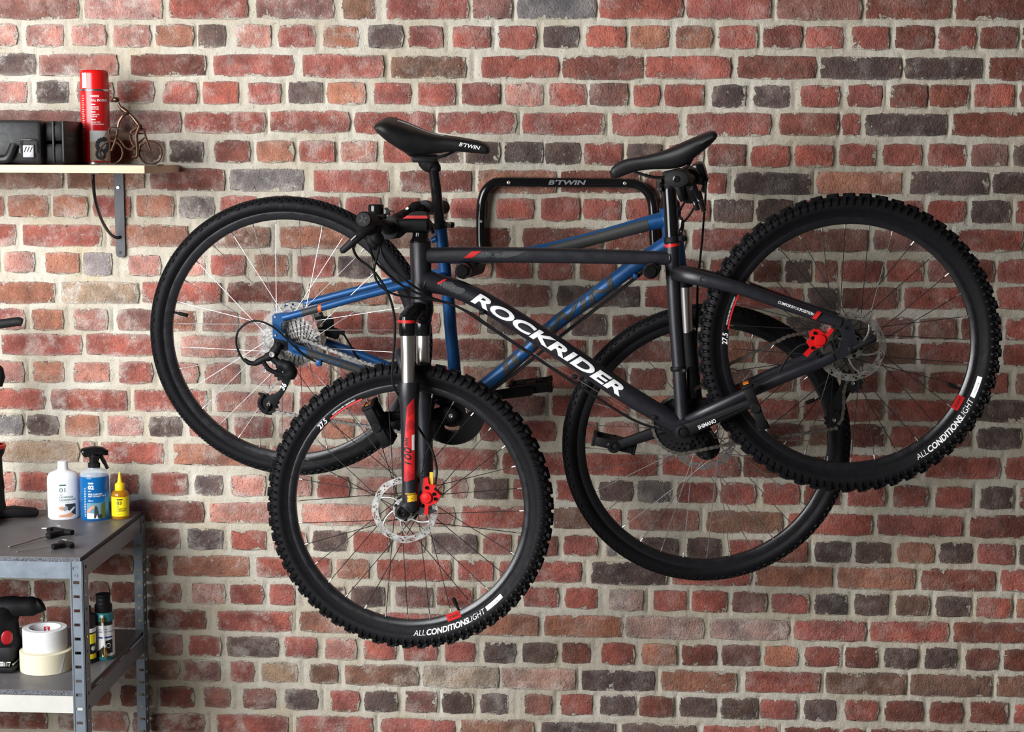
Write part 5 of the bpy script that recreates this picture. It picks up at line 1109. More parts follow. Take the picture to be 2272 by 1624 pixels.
# ---------------------------------------------------------------- labels wrapped on round containers
def wrapper(c, r, lift=.0004, turn=0., ry=None):
    c = Vector(c); f = Vector((CAM.x-c.x, CAM.y-c.y, 0)).normalized(); f.rotate(Matrix.Rotation(turn, 3, 'Z')); s = Vector((-f.y, f.x, 0)); ry = ry or r
    def fn(u, v):
        a = u/r; return c+s*math.sin(a)*(r+lift)+f*math.cos(a)*(ry+lift)+Z3*v
    fn.s, fn.f = s, f; return fn
def wrect(name, fn, u0, u1, v0, v1, mat, parent): V, F = rect2d(u0, u1, v0, v1, max(2, int(abs(u1-u0)/.004)), 1); return decal(name, V, F, fn, mat, parent)
def wtext(txt, fn, u, v, size, mat, parent, bold=0., xs=1., align='LEFT'):
    V, F = text2d(txt, size, 0, bold, xs, 1, align); return decal('lettering', V, F, lambda a, b: fn(u+a, v+b), mat, parent)
def wpoly(name, fn, pts, mat, parent): V, F = poly2d(pts, 3, .005); return decal(name, V, F, fn, mat, parent)
# bottle 01: white degreaser
M_WPL = pmat('white_plastic', (.78, .78, .80), .35, 0, .5, 0, 0, .03, 30); M_PSK = pmat('printed_skin_tone', (.55, .27, .17), .5); M_PGR = pmat('printed_grey', (.25, .27, .30), .5); M_PLG = pmat('printed_pale_grey', (.62, .64, .64), .5); M_PDK = pmat('printed_dark', (.03, .035, .04), .5); M_TEAL = pmat('printed_teal_ink', (.03, .14, .13), .5)
c = UZ(142.5, 1149, ZT_); c.z = ZT_; sc = (CAM-c).length/FPX
o = thing('degreaser_bottle', 'white plastic squeeze bottle marked 01 standing on the bench', 'bottle', c)
R = 33.5*sc
def oval(mb, c, prof, s, f, flat=.66, n=40):
    vs = [Vector(c)+s*math.cos(2*math.pi*k/n)*r+f*math.sin(2*math.pi*k/n)*r*(flat+(1-flat)*max(0, min(1, 1-(r/R-.45)/.3)) if r < R*.8 else flat)+Z3*h for r, h in prof for k in range(n)]
    m = len(prof); mb.add(vs, [(i*n+k, i*n+(k+1) % n, (i+1)*n+(k+1) % n, (i+1)*n+k) for i in range(m-1) for k in range(n)]+[tuple(range(n-1, -1, -1)), tuple((m-1)*n+k for k in range(n))])
fn = wrapper(c, R, ry=R*.66)
m = MB(); oval(m, c, [(R*.90, 0), (R*.97, .003), (R, .008), (R, .100), (R*.97, .110), (R*.86, .118), (R*.6, .1225), (R*.42, .124), (R*.36, .126), (R*.36, .128)], fn.s, fn.f); body = m.build('bottle_body', M_WPL, o)
m = MB(); m.lathe(c+Z3*.1235, Z3, [(.0135, 0), (.0138, .003), (.0130, .004), (.0128, .022), (.0115, .0245), (0, .025)], 28); m.build('cap', M_WPL, o)
wrect('label_tab', fn, -.010, .006, .0880, .0915, M_TEAL, body); wtext('01', fn, -.011, .0765, .0165, M_TEAL, body, 0, 1.15); wrect('label_dash', fn, -.009, -.003, .0645, .0658, M_TEAL, body)
wtext('DEGREASER', fn, -.011, .0585, .0062, M_TEAL, body, .01, 1.1); wtext('DEGRAISSANT', fn, -.011, .0515, .0062, M_TEAL, body, .01, 1.1); wrect('label_tab', fn, -.010, .012, .0440, .0475, M_TEAL, body); wrect('label_tab_inner', wrapper(c, R, .0006, ry=R*.66), -.0093, .0113, .0446, .0469, M_WPL, body)
fp = wrapper(c, R, .0006, ry=R*.66); fq = wrapper(c, R, .0008, ry=R*.66)
wrect('printed_photo', fn, -.013, .031, .007, .041, M_PLG, body); wpoly('printed_hand', fp, [(-.013, .033), (-.004, .036), (.002, .030), (-.003, .024), (-.013, .028)], M_PSK, body); wpoly('printed_hand', fp, [(-.013, .007), (.016, .007), (.026, .012), (.018, .019), (.006, .015), (-.013, .012)], M_PSK, body)
wpoly('printed_frame', fp, [(.004, .041), (.031, .041), (.031, .012), (.024, .014), (.012, .024), (.002, .030)], M_PDK, body); wpoly('printed_bottle', fq, [(-.004, .030), (.006, .037), (.011, .030), (.002, .022)], M_PGR, body); wpoly('printed_rim', fq, [(.012, .022), (.027, .034), (.029, .030), (.016, .018)], M_PLG, body)
# bottle 02: blue bike cleaner with trigger
def glassy(name, col, rough=.06, trans=.85, ior=1.33):
    return pmat(name, col, rough, 0, .5, 0, 0, 0, 0, 0, trans, ior)
M_BLQ = glassy('blue_cleaning_liquid', (.012, .22, .62), .08, .55); M_CLB = pmat('clear_bottle_plastic', (.75, .86, .93), .08, 0, .5, alpha=.35)
c = UZ(211.5, 1150, ZT_); c.z = ZT_; sc = (CAM-c).length/FPX; R = 30.5*sc
o = thing('cleaner_spray_bottle', 'blue bike cleaner spray bottle marked 02 with black trigger head', 'spray bottle', c); fn = wrapper(c, R)
m = MB(); m.lathe(c, Z3, [(R*.93, 0), (R, .004), (R, .108), (R*.985, .112), (R*.97, .1125)], 40); body = m.build('blue_liquid', M_BLQ, o)
m = MB(); m.lathe(c+Z3*.1122, Z3, [(R*.99, 0), (R, .002), (R*.97, .007), (R*.85, .012), (R*.6, .016), (R*.45, .018), (R*.43, .021)], 40); m.build('bottle_shoulder', M_CLB, o)
m = MB(); m.lathe(c+Z3*.130, Z3, [(.0135, 0), (.0145, .001), (.0145, .014), (.0125, .016)], 24)
for k in range(24):
    t = 2*math.pi*k/24; m.tube([c+Z3*.131+Vector((math.cos(t), math.sin(t), 0))*.0145, c+Z3*.143+Vector((math.cos(t), math.sin(t), 0))*.0145], .0009, 5)
m.build('collar', M_PLA, o)
s, f = fn.s, fn.f
m = MB(); m.tube(smoothpath([c+Z3*.145, c+Z3*.157+s*.001, c+Z3*.166+s*.003], 3), [.011, .012, .013, .014, .015, .016, .016], 16); m.tube(smoothpath([c+Z3*.168-s*.028, c+Z3*.172-s*.020, c+Z3*.175, c+Z3*.174+s*.018, c+Z3*.170+s*.030], 4), [(.010, .013), (.012, .015), (.013, .016), (.013, .016), (.0125, .016), (.0125, .016), (.0125, .016), (.0125, .016), (.0125, .016), (.0125, .016), (.012, .0155), (.012, .015), (.0115, .0145), (.011, .014), (.010, .013), (.009, .012), (.008, .010)], 14, up=Z3, sq=.8); th_ = m.build('trigger_head', M_GLB, o)
m = MB(); m.tube(smoothpath([c+Z3*.166+s*.016, c+Z3*.154+s*.021, c+Z3*.140+s*.028, c+Z3*.128+s*.033], 4), [(.0055, .007)]*8+[(.0045, .007)]*5, 10, up=s); m.build('trigger', M_GLB, o); MB().tube([c+Z3*.170+s*.028, c+Z3*.1695+s*.036], [.0075, .0070], 14).build('nozzle', M_PLA, o)
wrect('label_tab', fn, -.016, -.003, .0955, .0992, M_WHT, body); wtext('02', fn, -.0165, .0865, .0135, M_WHT, body, .04, 1.1); wrect('label_dash', fn, -.016, -.010, .0760, .0775, M_WHT, body)
wtext('BIKE CLEANER', fn, -.0165, .0695, .0052, M_WHT, body, .02, 1.05); wtext('NETTOYANT VELO', fn, -.0165, .0640, .0052, M_WHT, body, .02, 1.05); wtext('500 ml', fn, -.0165, .0525, .0045, M_WHT, body, .02, 1.)
M_PBL = pmat('printed_blue_grey', (.12, .25, .33), .5); M_PGN = pmat('printed_green', (.10, .16, .05), .5)
fp = wrapper(c, R, .0006); fq = wrapper(c, R, .0008)
wrect('printed_photo', fn, -.021, .028, .006, .047, M_PBL, body); wpoly('printed_road', fp, [(-.021, .006), (.014, .006), (.010, .018), (-.021, .022)], M_PLG, body); wpoly('printed_trees', fp, [(.013, .006), (.028, .006), (.028, .047), (.016, .045)], M_PGN, body); wpoly('printed_arm', fq, [(-.021, .020), (-.018, .020), (-.006, .033), (.000, .036), (-.003, .041), (-.012, .036), (-.021, .028)], M_PSK, body)
wpoly('printed_cyclist', fq, [(-.003, .007), (.000, .007), (.002, .018), (.005, .018), (.007, .007), (.010, .007), (.007, .028), (.005, .038), (.000, .040), (-.002, .030)], M_PDK, body); wpoly('printed_wheel', fq, [(.012+.006*math.cos(2*math.pi*k/12), .012+.006*math.sin(2*math.pi*k/12)) for k in range(12)], M_PDK, body)
for k in range(18): wrect('barcode_line', fn, -.0285, -.0235, .012+.0042*k, .0136+.0042*k, M_PLG, body)
# bottle 03: yellow lubricant
M_YPL = pmat('yellow_plastic', (.82, .58, .01), .3, 0, .5, 0, 0, .05, 40); M_OIL = glassy('amber_oil', (.75, .33, .02), .06, .6, 1.4); M_YLB = pmat('yellow_label', (.85, .68, .01), .4)
c = UZ(267.5, 1149, ZT_); c.z = ZT_; sc = (CAM-c).length/FPX; R = 18.7*sc
o = thing('lubricant_bottle', 'small yellow lubricant bottle marked 03 with pointed nozzle', 'bottle', c); fn = wrapper(c, R)
m = MB(); m.lathe(c, Z3, [(R*.9, 0), (R, .003), (R, .060), (R*.97, .066), (R*.75, .071), (R*.6, .073)], 32); body = m.build('bottle_body', M_OIL, o)
m = MB(); m.lathe(c, Z3, [(R+.0003, .008), (R+.0003, .058)], 40); m.f = m.f[:-2]; lb = m.build('label', M_YLB, o)
m = MB(); m.lathe(c+Z3*.072, Z3, [(.0125, 0), (.0130, .001), (.0125, .016), (.0115, .0175), (.0075, .020), (.0060, .022), (.0022, .046), (.0018, .048), (0, .0485)], 24); m.build('nozzle_cap', M_YPL, o)
wrect('label_tab', wrapper(c, R, .0006), -.009, .0055, .0500, .0533, M_INK, lb); wtext('03', wrapper(c, R, .0006), -.009, .0425, .0115, M_INK, lb, .02, 1.1); wrect('label_dash', wrapper(c, R, .0006), -.009, -.003, .0330, .0345, M_INK, lb)
wtext('LUBRICANT', wrapper(c, R, .0006), -.009, .0275, .0046, M_INK, lb, .02, 1.); wtext('LUBRIFIANT', wrapper(c, R, .0006), -.009, .0225, .0046, M_INK, lb, .02, 1.); wtext('100 ml', wrapper(c, R, .0006), -.008, .0145, .0040, M_OIL, lb, 0, 1.)
# hex keys lying on the bench
def hexkey(pts, name_, lab, r, rod):
    h = [UZ(x, y, ZT_+.012) for x, y in pts['handle']]; base = h[0].copy(); base.z = ZT_
    t = thing('hex_key', lab, 'hex key', base, 'hex keys lying on the bench')
    for q in h: q.z = ZT_+r*.95
    m = MB(); m.tube(smoothpath([h[0], h[1], h[2], h[3]], 4), [(r*.75, r*.9)]+[(r*.9, r)]*3+[(r*.8, r*.95)]*5+[(r*.8, r)]*3+[(r*.6, r*.7)], 14, up=Z3, sq=.8); hd = m.build('handle', M_PLA, t)
    w_ = [UZ(x, y, ZT_+.02) for x, y in pts['wing']]
    for q in w_: q.z = ZT_+r*1.2
    m = MB(); m.tube(smoothpath(w_, 4), [(r*.7, r*.8)]*(4*(len(w_)-1)+1), 12, up=Z3, sq=.8); m.build('handle_wing', M_PLA, hd)
    e = UZ(*pts['tip'], ZT_+.003); e.z = ZT_+.0035; d0 = h[0]; m = MB(); m.tube([d0+(h[1]-d0)*.2, e], rod, 6); m.build('long_blade', M_STL, t); MB().ball(e, rod*1.35, nu=8, nv=6).build('ball_end', M_CHR, t)
    if 'short' in pts: a, b = [UZ(x, y, ZT_+.015) for x, y in pts['short']]; a.z = b.z = ZT_+.013; MB().tube([a, b], rod*1.1, 6).build('short_blade', M_STL, t)
    b = UZ(*pts['badge'], ZT_+.018); b.z = ZT_+r*2.0+.0006; MB().box(b, (.012, .004, .0012), ((X3*.95-Y3*.3).normalized(), (Y3*.95+X3*.3).normalized(), Z3)).build('badge', M_STL, hd)
hexkey(dict(handle=[(106, 1186), (122, 1182), (142, 1179), (160, 1178)], wing=[(107, 1169), (120, 1167), (140, 1171), (160, 1174)], tip=(21, 1214), short=((108, 1171), (93, 1171)), badge=(131, 1168)), 'big', 'larger black-handled hex key lying on the bench behind the smaller one', .0095, .0023)
hexkey(dict(handle=[(116, 1209), (128, 1207), (145, 1204), (163, 1204)], wing=[(133, 1196), (142, 1193), (152, 1199), (160, 1202)], tip=(37, 1225), badge=(144, 1196)), 'small', 'smaller black-handled hex key nearest the bench front edge', .0078, .0012)
# floor pump at the left edge of the bench
c = UZ(-13, 1152, ZT_); c.z = ZT_; sc = (CAM-c).length/FPX
o = thing('track_pump', 'black floor pump with red gauge rim standing at the bench left end', 'bicycle pump', c)
m = MB(); m.tube([c+Z3*.012, c+Z3*.05, c+Z3*.16, c+Z3*.165], [.034, .028, .024, .020], 24); base = m.build('pump_base', M_PLA, o)
for d in (Vector((.93, .30, 0)), Vector((-.8, .5, 0)), Vector((.15, -1, 0))): MB().tube([c+Z3*.014, c+d*.05+Z3*.018, c+d*.104+Z3*.013, c+d*.112+Z3*.010], [(.022, .014), (.021, .0145), (.017, .011), (.010, .006)], 12, up=Z3.cross(d), sq=.6).build('foot', M_PLA, base)
MB().tube([c+Z3*.17, c+Z3*.43], .0185, 24).build('barrel', M_GLB, o); MB().tube([c+Z3*.43, c+Z3*.50], .006, 12).build('piston_rod', M_STL, o)
m = MB(); m.tube([c+Z3*.503-X3*.105, c+Z3*.507-X3*.08, c+Z3*.500-X3*.03, c+Z3*.500+X3*.03, c+Z3*.507+X3*.08, c+Z3*.505+X3*.087], [.010, .0115, .012, .012, .0115, .010], 14); m.build('pump_handle', M_GRIP, o)
g = c+Z3*.185+Y3*-.012; m = MB(); m.lathe(g-Z3*.035, Z3, [(.016, 0), (.026, .008), (.034, .022), (.038, .038)], 32); gg = m.build('gauge_bowl', M_PLA, o); MB().lathe(g+Z3*.003, Z3, [(.0385, -.002), (.0395, .002), (.0385, .006), (.034, .007), (.033, .003)], 36).build('gauge_rim', M_RED, gg); MB().lathe(g+Z3*.0035, Z3, [(0, .0002), (.033, 0)], 32).build('gauge_face', M_WHT, gg)
hp = c+Z3*.375+X3*.020; m = MB(); m.tube([hp-Z3*.032+X3*.002, hp-Z3*.010+X3*.006, hp+Z3*.010+X3*.004, hp+Z3*.020-X3*.004], [.010, .014, .012, .008], 14); ph = m.build('pump_head', M_PLA, o); MB().tube([hp+Z3*.021-X3*.010, hp+Z3*.012+X3*.012], [.005, .004], 8).build('pump_head_lever', M_ORA, ph)
hose(o, [hp-Z3*.03, hp-Z3*.07-X3*.004, c+Z3*.24+X3*.012, c+Z3*.16+X3*.018, c+Z3*.08+X3*.026], .0045, 'pump_hose', M_GLB)
# ---------------------------------------------------------------- lower board: tapes, sander, bottles
M_TPW = pmat('white_cloth_tape', (.72, .72, .72), .6, 0, .3, .0004, 700, .03, 60); M_TPC = pmat('cream_masking_tape', (.66, .61, .45), .65, 0, .3, .0004, 500, .03, 60); M_CORE = pmat('printed_cardboard_core', (.70, .70, .72), .55); M_SRED = pmat('printed_tape_red', (.42, .012, .02), .5)
c = UZ(103, 1483, ZL_); c.z = ZL_
o = thing('masking_tape_roll', 'cream masking tape roll lying flat under a white tape roll', 'tape roll', c)
R1 = 54*(CAM-c).length/FPX; H1 = .049
MB().lathe(c, Z3, [(R1-.001, 0), (R1, .001), (R1, H1-.001), (R1-.001, H1), (.0385, H1), (.0385, 0)], 64, closed=True).build('tape_winding', M_TPC, o); MB().lathe(c, Z3, [(.0384, 0), (.0384, H1+.0004), (.0365, H1+.0004), (.0365, 0)], 48, closed=True).build('cardboard_core', M_CORE, o)
fn = wrapper(c, R1, .0005); V, F = poly2d([(.030, .002), (.036, .002), (.050, .046), (.044, .046)], 3, .005); decal('loose_tape_end', V, F, fn, M_WPL, o)
c2 = c+Z3*H1+X3*-.004+Y3*.008; R2 = 46*(CAM-c).length/FPX; H2 = .052
o = thing('cloth_tape_roll', 'white cloth tape roll with red printed core, on top of cream tape', 'tape roll', c2)
MB().lathe(c2, Z3, [(R2-.001, 0), (R2, .001), (R2, H2-.001), (R2-.001, H2), (.0395, H2), (.0395, 0)], 64, closed=True).build('tape_winding', M_TPW, o); core = MB().lathe(c2, Z3, [(.0394, 0), (.0394, H2+.0004), (.0378, H2+.0004), (.0378, 0)], 48, closed=True).build('cardboard_core', M_CORE, o)
def inside(u, v, lift=.0005):
    a = u/.0378; d = Vector((math.sin(a), math.cos(a), 0)); return c2+d*(.0378-lift)+Z3*v
for k in range(11):
    u = -.115+.0215*k; z0 = .014+.022*(k % 2)
    V, F = rect2d(u-.007, u+.007, z0-.007, z0+.007, 4, 1); decal('printed_square', V, F, inside, M_SRED, core); V, F = text2d('S', .013, 0, .03, 1., 1); decal('printed_letter', V, F, lambda a, b: inside(u+a, z0+b, .0009), M_CORE, core)
# sander
c = UZ(8, 1485, ZL_); c.z = ZL_
o = thing('palm_sander', 'black electric palm sander with red oval badge at the left of the tapes', 'sander', c)
m = MB(); m.box(c+Vector((-.02, .02, .010)), (.115, .12, .012), None, .003); m.build('sanding_plate', M_PLA, o)
m = MB()
for k in range(4): m.tube([c+Vector((.026, -.03+.004*k, .018+.003*k)), c+Vector((-.05, -.034+.004*k, .018+.003*k))], .0016, 6)
m.tube([c+Vector((.032, -.024, .020)), c+Vector((.032, .05, .022))], .0025, 8); m.tube([c+Vector((.018, -.036, .020)), c+Vector((.018, -.036, .030))], .005, 10); m.build('paper_clamp', M_STL, o)
m = MB(); m.box(c+Vector((-.022, .025, .042)), (.105, .10, .042), None, .010); m.build('sander_skirt', M_GRIP, o)
m = MB(); m.tube(smoothpath([c+Vector((-.016, .025, .055)), c+Vector((-.016, .024, .090)), c+Vector((-.020, .022, .122)), c+Vector((-.030, .020, .152))], 4), [.050]*3+[.047]*4+[.051]*4+[.042, .022], 20)
m.tube(smoothpath([c+Vector((-.06, .02, .140)), c+Vector((-.01, .022, .147)), c+Vector((.035, .026, .150)), c+Vector((.075, .035, .150)), c+Vector((.088, .038, .156))], 4), [.026]*4+[.027]*4+[.024]*4+[.019]*4+[.012], 16)
bd = m.build('sander_body', M_PLA, o)
e = c+Vector((.016, -.0135, .083)); d = Vector((.55, -.83, 0)).normalized(); MB().ball(e, (.0145, .0035, .018), (Vector((.83, .55, 0)).normalized(), d, Z3)).build('red_badge', M_RED2, bd)
# sealant bottle and can
M_TEA = pmat('teal_sealant_bottle', (.025, .16, .18), .3, 0, .5); M_BRS = pmat('brass', (.65, .40, .12), .28, 1.); M_TUB = pmat('clear_tube', (.75, .76, .74), .15, 0, .5, alpha=.55); M_NAVY = pmat('printed_navy', (.02, .04, .22), .5)
c = UZ(232, 1459, ZL_); c.z = ZL_; sc = (CAM-c).length/FPX; R = 22*sc
o = thing('sealant_bottle', 'teal tyre sealant bottle with black cap, white label and clear hose', 'bottle', c); fn = wrapper(c, R)
MB().lathe(c, Z3, [(R*.93, 0), (R, .003), (R, .105), (R*.93, .114), (R*.75, .120)], 32).build('bottle_body', M_TEA, o)
m = MB(); m.lathe(c, Z3, [(R+.0003, .010), (R+.0003, .098)], 36); m.f = m.f[:-2]; lb = m.build('label', M_WPL, o); fp = wrapper(c, R, .0007); fq = wrapper(c, R, .0009)
wpoly('label_black_area', fp, [(-.020, .010), (.022, .010), (.022, .052), (.004, .050), (-.004, .034), (-.020, .020)], M_INK, lb); wpoly('label_white_curve', fq, [(-.006, .010), (.022, .010), (.022, .018), (.008, .017), (-.002, .024)], M_WPL, lb); wrect('label_blue_band', fp, -.014, .022, .056, .060, M_NAVY, lb); wrect('label_black_band', fp, -.022, .024, .088, .098, M_INK, lb)
for k, t_ in enumerate(('TYRE SEALANT', 'PREVENTIF ANTI-CREVAISON')): wtext(t_, fp, -.015, .078-.006*k, .0042, M_NAVY, lb, .01, .85)
wpoly('label_emblem', fq, [(.010+.006*math.cos(2*math.pi*k/14), .037+.006*math.sin(2*math.pi*k/14)) for k in range(14)], M_WPL, lb); wpoly('label_emblem_centre', wrapper(c, R, .0011), [(.010+.0048*math.cos(2*math.pi*k/14), .037+.0048*math.sin(2*math.pi*k/14)) for k in range(14)], M_INK, lb)
m = MB(); m.lathe(c+Z3*.117, Z3, [(R*.78, 0), (R*.84, .002), (R*.84, .018), (R*.72, .021), (R*.66, .026), (R*.68, .028), (R*.68, .036), (R*.62, .038), (R*.72, .041), (R*.72, .045), (R*.5, .046)], 28); m.build('cap', M_PLA, o)
hs = [fn(-.003, .116)+fn.f*.004, fn(-.003, .098)+fn.f*.007, fn(-.001, .060)+fn.f*.006, fn(.002, .030)+fn.f*.006]; hh = MB().tube(smoothpath(hs, 4), .0028, 10).build('hose', M_TUB, o)
MB().tube([fn(-.003, .110)+fn.f*.006, fn(-.003, .098)+fn.f*.007], .0042, 12).build('hose_fitting', M_BRS, o); MB().tube([fn(.001, .036)+fn.f*.006, fn(.0015, .026)+fn.f*.006, fn(.0015, .025)+fn.f*.006, fn(.002, .017)+fn.f*.006, fn(.002, .009)+fn.f*.006], [.0032, .0038, .0055, .0055, .0035], 10).build('valve_fitting', M_BRS, o)
c = UZ(193, 1468, ZL_); c.z = ZL_; R = 20*sc
o = thing('black_yellow_can', 'black and yellow aerosol can half hidden behind the front post', 'spray can', c); fn = wrapper(c, R)
MB().lathe(c, Z3, [(R*.95, 0), (R, .003), (R, .112), (R*.9, .120), (R*.55, .124), (R*.55, .140), (R*.4, .142)], 32).build('can_body', M_INK, o)
lb = MB().lathe(c, Z3, [(R+.0003, .078), (R+.0003, .088)], 32); lb.f = lb.f[:-2]; lb.build('white_band', M_WPL, o); wrect('yellow_panel', fn, .002, .030, .050, .074, M_YLB, o); wrect('yellow_panel', fn, .002, .030, .012, .024, M_YLB, o)
wpoly('emblem_ring', wrapper(c, R, .0006), [(.017+.006*math.cos(2*math.pi*k/14), .038+.006*math.sin(2*math.pi*k/14)) for k in range(14)], M_WPL, o)
# ================================================================ wooden wall shelf with bracket
def mat_wood():
    t = NT('pale_pine'); co = t.obj(); mp = t.n.new('ShaderNodeMapping'); mp.inputs['Scale'].default_value = (1.2, 14, 14); t.ln(co, mp.inputs[0]); n1 = t.noise(3.5, 5, .65, mp.outputs[0], 2, 1.2)
    t.ln(t.mix(n1, srgb('c4a684'), srgb('e3d2b8')), t.b.inputs['Base Color']); t.b.inputs['Roughness'].default_value = .6; t.bump(n1, .0006); return t.m
ZS = U(318, 367, -.34).z; XS = -1.104; YS = -.34
o = thing('wall_shelf', 'pale pine wall shelf holding the tool case and red can', 'shelf', (XS-.5, -.17, ZS-.2))
M_WOOD = mat_wood(); MB().box((XS-.55, YS/2-.004, ZS-.0095), (1.1, -YS-.01, .019), None, .0015).build('board', M_WOOD, o)
M_BRK = pmat('dark_grey_powder_coat', (.030, .031, .040), .45)
for dx in (0., -.78):
    D = Vector((dx, 0, 0)); P = [(252.5, 384), (274, 384), (278, 560), (277, 567), (272.5, 571), (265, 571.5), (259.5, 568), (257.5, 561)]
    br = MB().prism([U(x, y, -.012)+D for x, y in P], (0, 1, 0), .004).build('bracket_bar', M_BRK, o, smooth=False)
    MB().box(U(263, 388, -.012)+D+Vector((0, -.12, 0))+Z3*0, (.022, .24, .004)).build('bracket_arm', M_BRK, o, smooth=False) if False else None
    bolt(br, U(262, 416, -.015)+D, (0, -1, 0), .0050, M_STL, .0016, 'screw'); bolt(br, U(266, 560, -.0142)+D, (0, -1, 0), .0042, M_INK, .0008, 'screw_hole')
    MB().tube(smoothpath([U(206.5, 384, -.21)+D, U(207.5, 410, -.205)+D, U(210, 435, -.19)+D, U(217, 465, -.155)+D, U(229, 495, -.105)+D, U(245, 519, -.055)+D, U(258, 527, -.025)+D, U(267, 526, -.014)+D], 5), .0040, 10).build('bracket_strut', M_GLB, o)
    zb = ZS-.021; MB().box(Vector((U(263, 388, -.012).x+dx, -.11, zb)), (.021, .21, .003)).build('bracket_arm', M_BRK, o, smooth=False)
# red aerosol can
c = UZ(213, 357, ZS); c = U(213.5, 362, -.12); c.z = ZS; sc = (CAM-c).length/FPX; R = 31*sc; hs = 1.0
o = thing('lubricant_spray_can', 'tall red all-in-one spray can on the wooden shelf', 'spray can', c); fn = wrapper(c, R)
M_CAN = pmat('red_lacquered_can', (.52, .010, .012), .25, 0, .6); M_CAP = pmat('red_plastic_cap', (.58, .008, .008), .22, 0, .6); M_TIN = pmat('bare_tinplate', (.6, .6, .62), .25, 1.)
MB().lathe(c, Z3, [(R*.9, 0), (R*.99, .001), (R*1.0, .004), (R*.985, .006)], 40).build('base_rim', M_TIN, o); body = MB().lathe(c, Z3, [(R*.985, .006), (R*.985, .181)], 48).build('can_body', M_CAN, o); MB().lathe(c, Z3, [(R*.985, .181), (R*1.0, .1825), (R*1.0, .1845), (R*.97, .186)], 40).build('top_rim', M_TIN, o)
cap = MB().lathe(c, Z3, [(R*.97, .186), (R*.97, .222), (R*.95, .229), (R*.88, .2325), (R*.6, .2335), (0, .2335)], 40).build('cap', M_CAP, o)
Rw = R*.985; fn = wrapper(c, Rw, .0004); fp = wrapper(c, Rw, .0006); fq = wrapper(c, Rw, .0008); T0 = -.010
wrect('label_tab', fn, T0, T0+.020, .166, .1705, M_WHT, body); wtext('DECATHLON', fp, T0+.001, .1682, .0035, M_CAN, body, .02, .78); wtext('ALL IN ONE', fn, T0, .158, .0080, M_WHT, body, .03, 1.02)
for k, (a, b) in enumerate((('DEGREASE', 'DÉGRAISSE'), ('LUBRICATE', 'LUBRIFIE'), ('AVOID RUST', 'ÉVITE LA ROUILLE'))):
    z = .148-.0185*k; wrect('label_dash', fn, T0, T0+.011, z-.0014, z+.0014, M_WHT, body); wtext(a, fn, T0, z-.0065, .0040, M_WHT, body, .02, 1.); wtext(b, fn, T0, z-.0115, .0040, M_WHT, body, .02, 1.)
M_BEI = pmat('printed_beige', (.42, .34, .25), .5); wrect('printed_photo', fn, T0-.004, .048, .010, .084, M_BEI, body); wpoly('printed_sky', fp, [(T0-.004, .084), (.030, .084), (.014, .060), (T0-.004, .056)], M_PLG, body)
for cx, cz, r_ in ((.018, .048, .021), (.012, .026, .015)):
    wpoly('printed_cog', fq, [(cx+r_*(1 if k % 2 else .86)*math.cos(2*math.pi*k/36), cz+r_*(1 if k % 2 else .86)*math.sin(2*math.pi*k/36)) for k in range(36)], M_PDK, body); wpoly('printed_cog_centre', wrapper(c, Rw, .0010), [(cx+r_*.45*math.cos(2*math.pi*k/18), cz+r_*.45*math.sin(2*math.pi*k/18)) for k in range(18)], M_PGR, body)
for k in range(26): wrect('small_print_line', fn, -.036, -.029+.001*(k % 3), .060+.0044*k, .0612+.0044*k, M_PLG, body)
wrect('barcode_panel', wrapper(c, R*.97, .0004), -.034, -.020, .188, .225, M_WHT, cap)
for k in range(9): wrect('barcode_line', wrapper(c, R*.97, .0006), -.031, -.026, .192+.0032*k, .1934+.0032*k, M_PGR, cap)
# black tool case
ctr = U(60, 362, -.18); ctr.z = ZS; xr = U(166, 340, -.20).x; xl = xr-.36; ht = U(60, 268, -.2).z-ZS
o = thing('tool_case', 'black plastic tool case with metal latch on the wooden shelf', 'tool case', ((xl+xr)/2, -.19, ZS))
M_CASE = pmat('black_case_plastic', (.006, .006, .007), .40, 0, .4, .0002, 700, .15, 60)
def slab(x0, x1, y0, y1, z0, z1, ch): 
    m = MB(); m.box(((x0+x1)/2, (y0+y1)/2, (z0+z1)/2), (x1-x0, y1-y0, z1-z0), None, ch); return m
xm = U(100, 340, -.28).x
slab(xl, xr, -.275, -.06, ZS, ZS+ht*.50, .012).build('case_base', M_CASE, o); slab(xl, xr, -.275, -.06, ZS+ht*.505, ZS+ht*.985, .014).build('case_lid', M_CASE, o)
slab(xl, xm, -.305, -.25, ZS+.002, ZS+ht, .010).build('raised_front_panel', M_CASE, o)
for xx in (U(120, 300, -.27).x, U(142, 300, -.27).x): slab(xx-.003, xx+.003, -.2785, -.062, ZS+.006, ZS+ht*.99, .002).build('case_rib', M_CASE, o)
xlat = U(63, 320, -.31).x; zl = U(63, 330, -.31).z
m = MB(); m.box((xlat, -.309, zl-.006), (.027, .008, .030), None, .002); lt = m.build('latch', pmat('dull_silver_latch', (.30, .31, .33), .5, .5), o)
MB().tube([Vector((xlat+sx*.019, -.312, zl+sz)) for sx, sz in ((-1, -.010), (-1, .018), (-.8, .022), (.8, .022), (1, .018), (1, -.010))], .0018, 8).build('latch_wire', M_CHR, lt)
for k in (-1, 0, 1): MB().tube([Vector((xlat+k*.007-.003, -.3135, zl-.008)), Vector((xlat+k*.007+.003, -.3135, zl+.005))], .0013, 6).build('latch_rib', M_STL, lt)
xh = U(12, 330, -.31).x; m = MB(); m.tube(smoothpath([Vector((xh+.022, -.312, zl+.010)), Vector((xh+.010, -.320, zl-.020)), Vector((xh-.010, -.320, zl-.026)), Vector((xh-.10, -.320, zl-.026))], 4), [(.006, .010)]*13, 10, up=Y3); m.build('carry_handle', M_CASE, o)
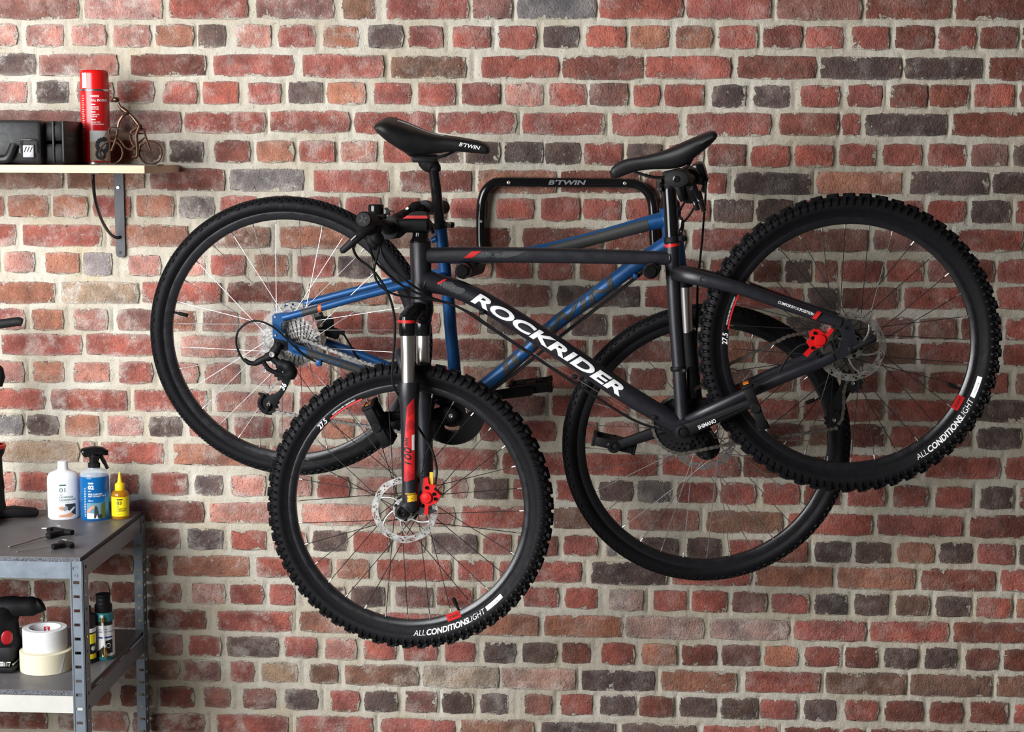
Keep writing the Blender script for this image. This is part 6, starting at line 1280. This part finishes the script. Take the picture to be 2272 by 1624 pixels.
# wire cyclist figurine
M_FIG = pmat('bronzed_wire', (.12, .065, .045), .32, .85, .5, 0, 0, .2, 60)
YG = -.20; q = lambda px, py, dy=0.: U(px, py, YG+dy)
o = thing('cyclist_figurine', 'small bronze wire figurine of a racing cyclist on the shelf', 'figurine', Vector((q(290, 360).x, YG, ZS)))
sc = (CAM-q(290, 340)).length/FPX; FT = 1.3
for cx, nm in ((247.5, 'wire_wheel'), (334, 'wire_wheel')):
    cc = q(cx, 337); r_ = cc.z-ZS-.0012 if False else 24.5*sc; cc.z = ZS+r_+.0022
    MB().tube([cc+X3*r_*math.cos(2*math.pi*k/40)+Z3*r_*math.sin(2*math.pi*k/40) for k in range(40)], .0026, 8, closed=True).build(nm, M_FIG, o)
m = MB()
for pts, r_ in (([(247.5, 335), (258, 307), (261, 286)], .0024), ([(261, 303), (287, 332), (322, 304)], .0020), ([(258, 298), (318, 296)], .0016), ([(319, 290), (324, 306), (334, 334)], .0022), ([(287, 332), (334, 336)], .0016)): m.tube(smoothpath([q(*p) for p in pts], 3), r_*FT, 8)
m.tube(smoothpath([q(262, 283, -.012), q(246, 283, -.012), q(241, 292, -.012), q(246, 301, -.012), q(255, 300, -.012)], 4), .0018, 8); m.tube(smoothpath([q(262, 283, .012), q(246, 283, .012), q(241, 292, .012), q(246, 301, .012)], 4), .0018, 8); m.tube([q(262, 283, -.013), q(262, 283, .013)], .0018, 8); m.tube([q(312, 286), q(324, 289)], .004, 8); m.build('wire_bicycle', M_FIG, o)
m = MB(); m.tube(smoothpath([q(309, 279), q(296, 262), q(283, 250), q(268, 238), q(262, 228)], 5), [.0050]*5+[.0042]*5+[.0058]*5+[.0034]*6, 10)
for dy in (-.010, .010):
    m.tube(smoothpath([q(283, 251, dy*.6), q(272, 258, dy), q(264, 271, dy), q(262, 283, dy)], 4), .0034, 8)
    lp = [(310, 281), (303, 300), (305, 325), (304, 346), (294, 349)] if dy < 0 else [(310, 281), (292, 293), (291, 310), (300, 328), (292, 331)]
    m.tube(smoothpath([q(*p, dy) for p in lp], 4), [.0040]*17, 8)
m.ball(q(257, 221), (.0095, .0085, .0068)); m.tube([q(250, 224), q(247, 222)], [.004, .002], 8); m.ball(q(310, 280), (.007, .008, .006)); m.build('wire_rider', M_FIG, o)
MB().box((q(293, 362).x, YG, ZS+.0010), (.145, .05, .002)).build('figurine_base', M_INK, o, smooth=False)
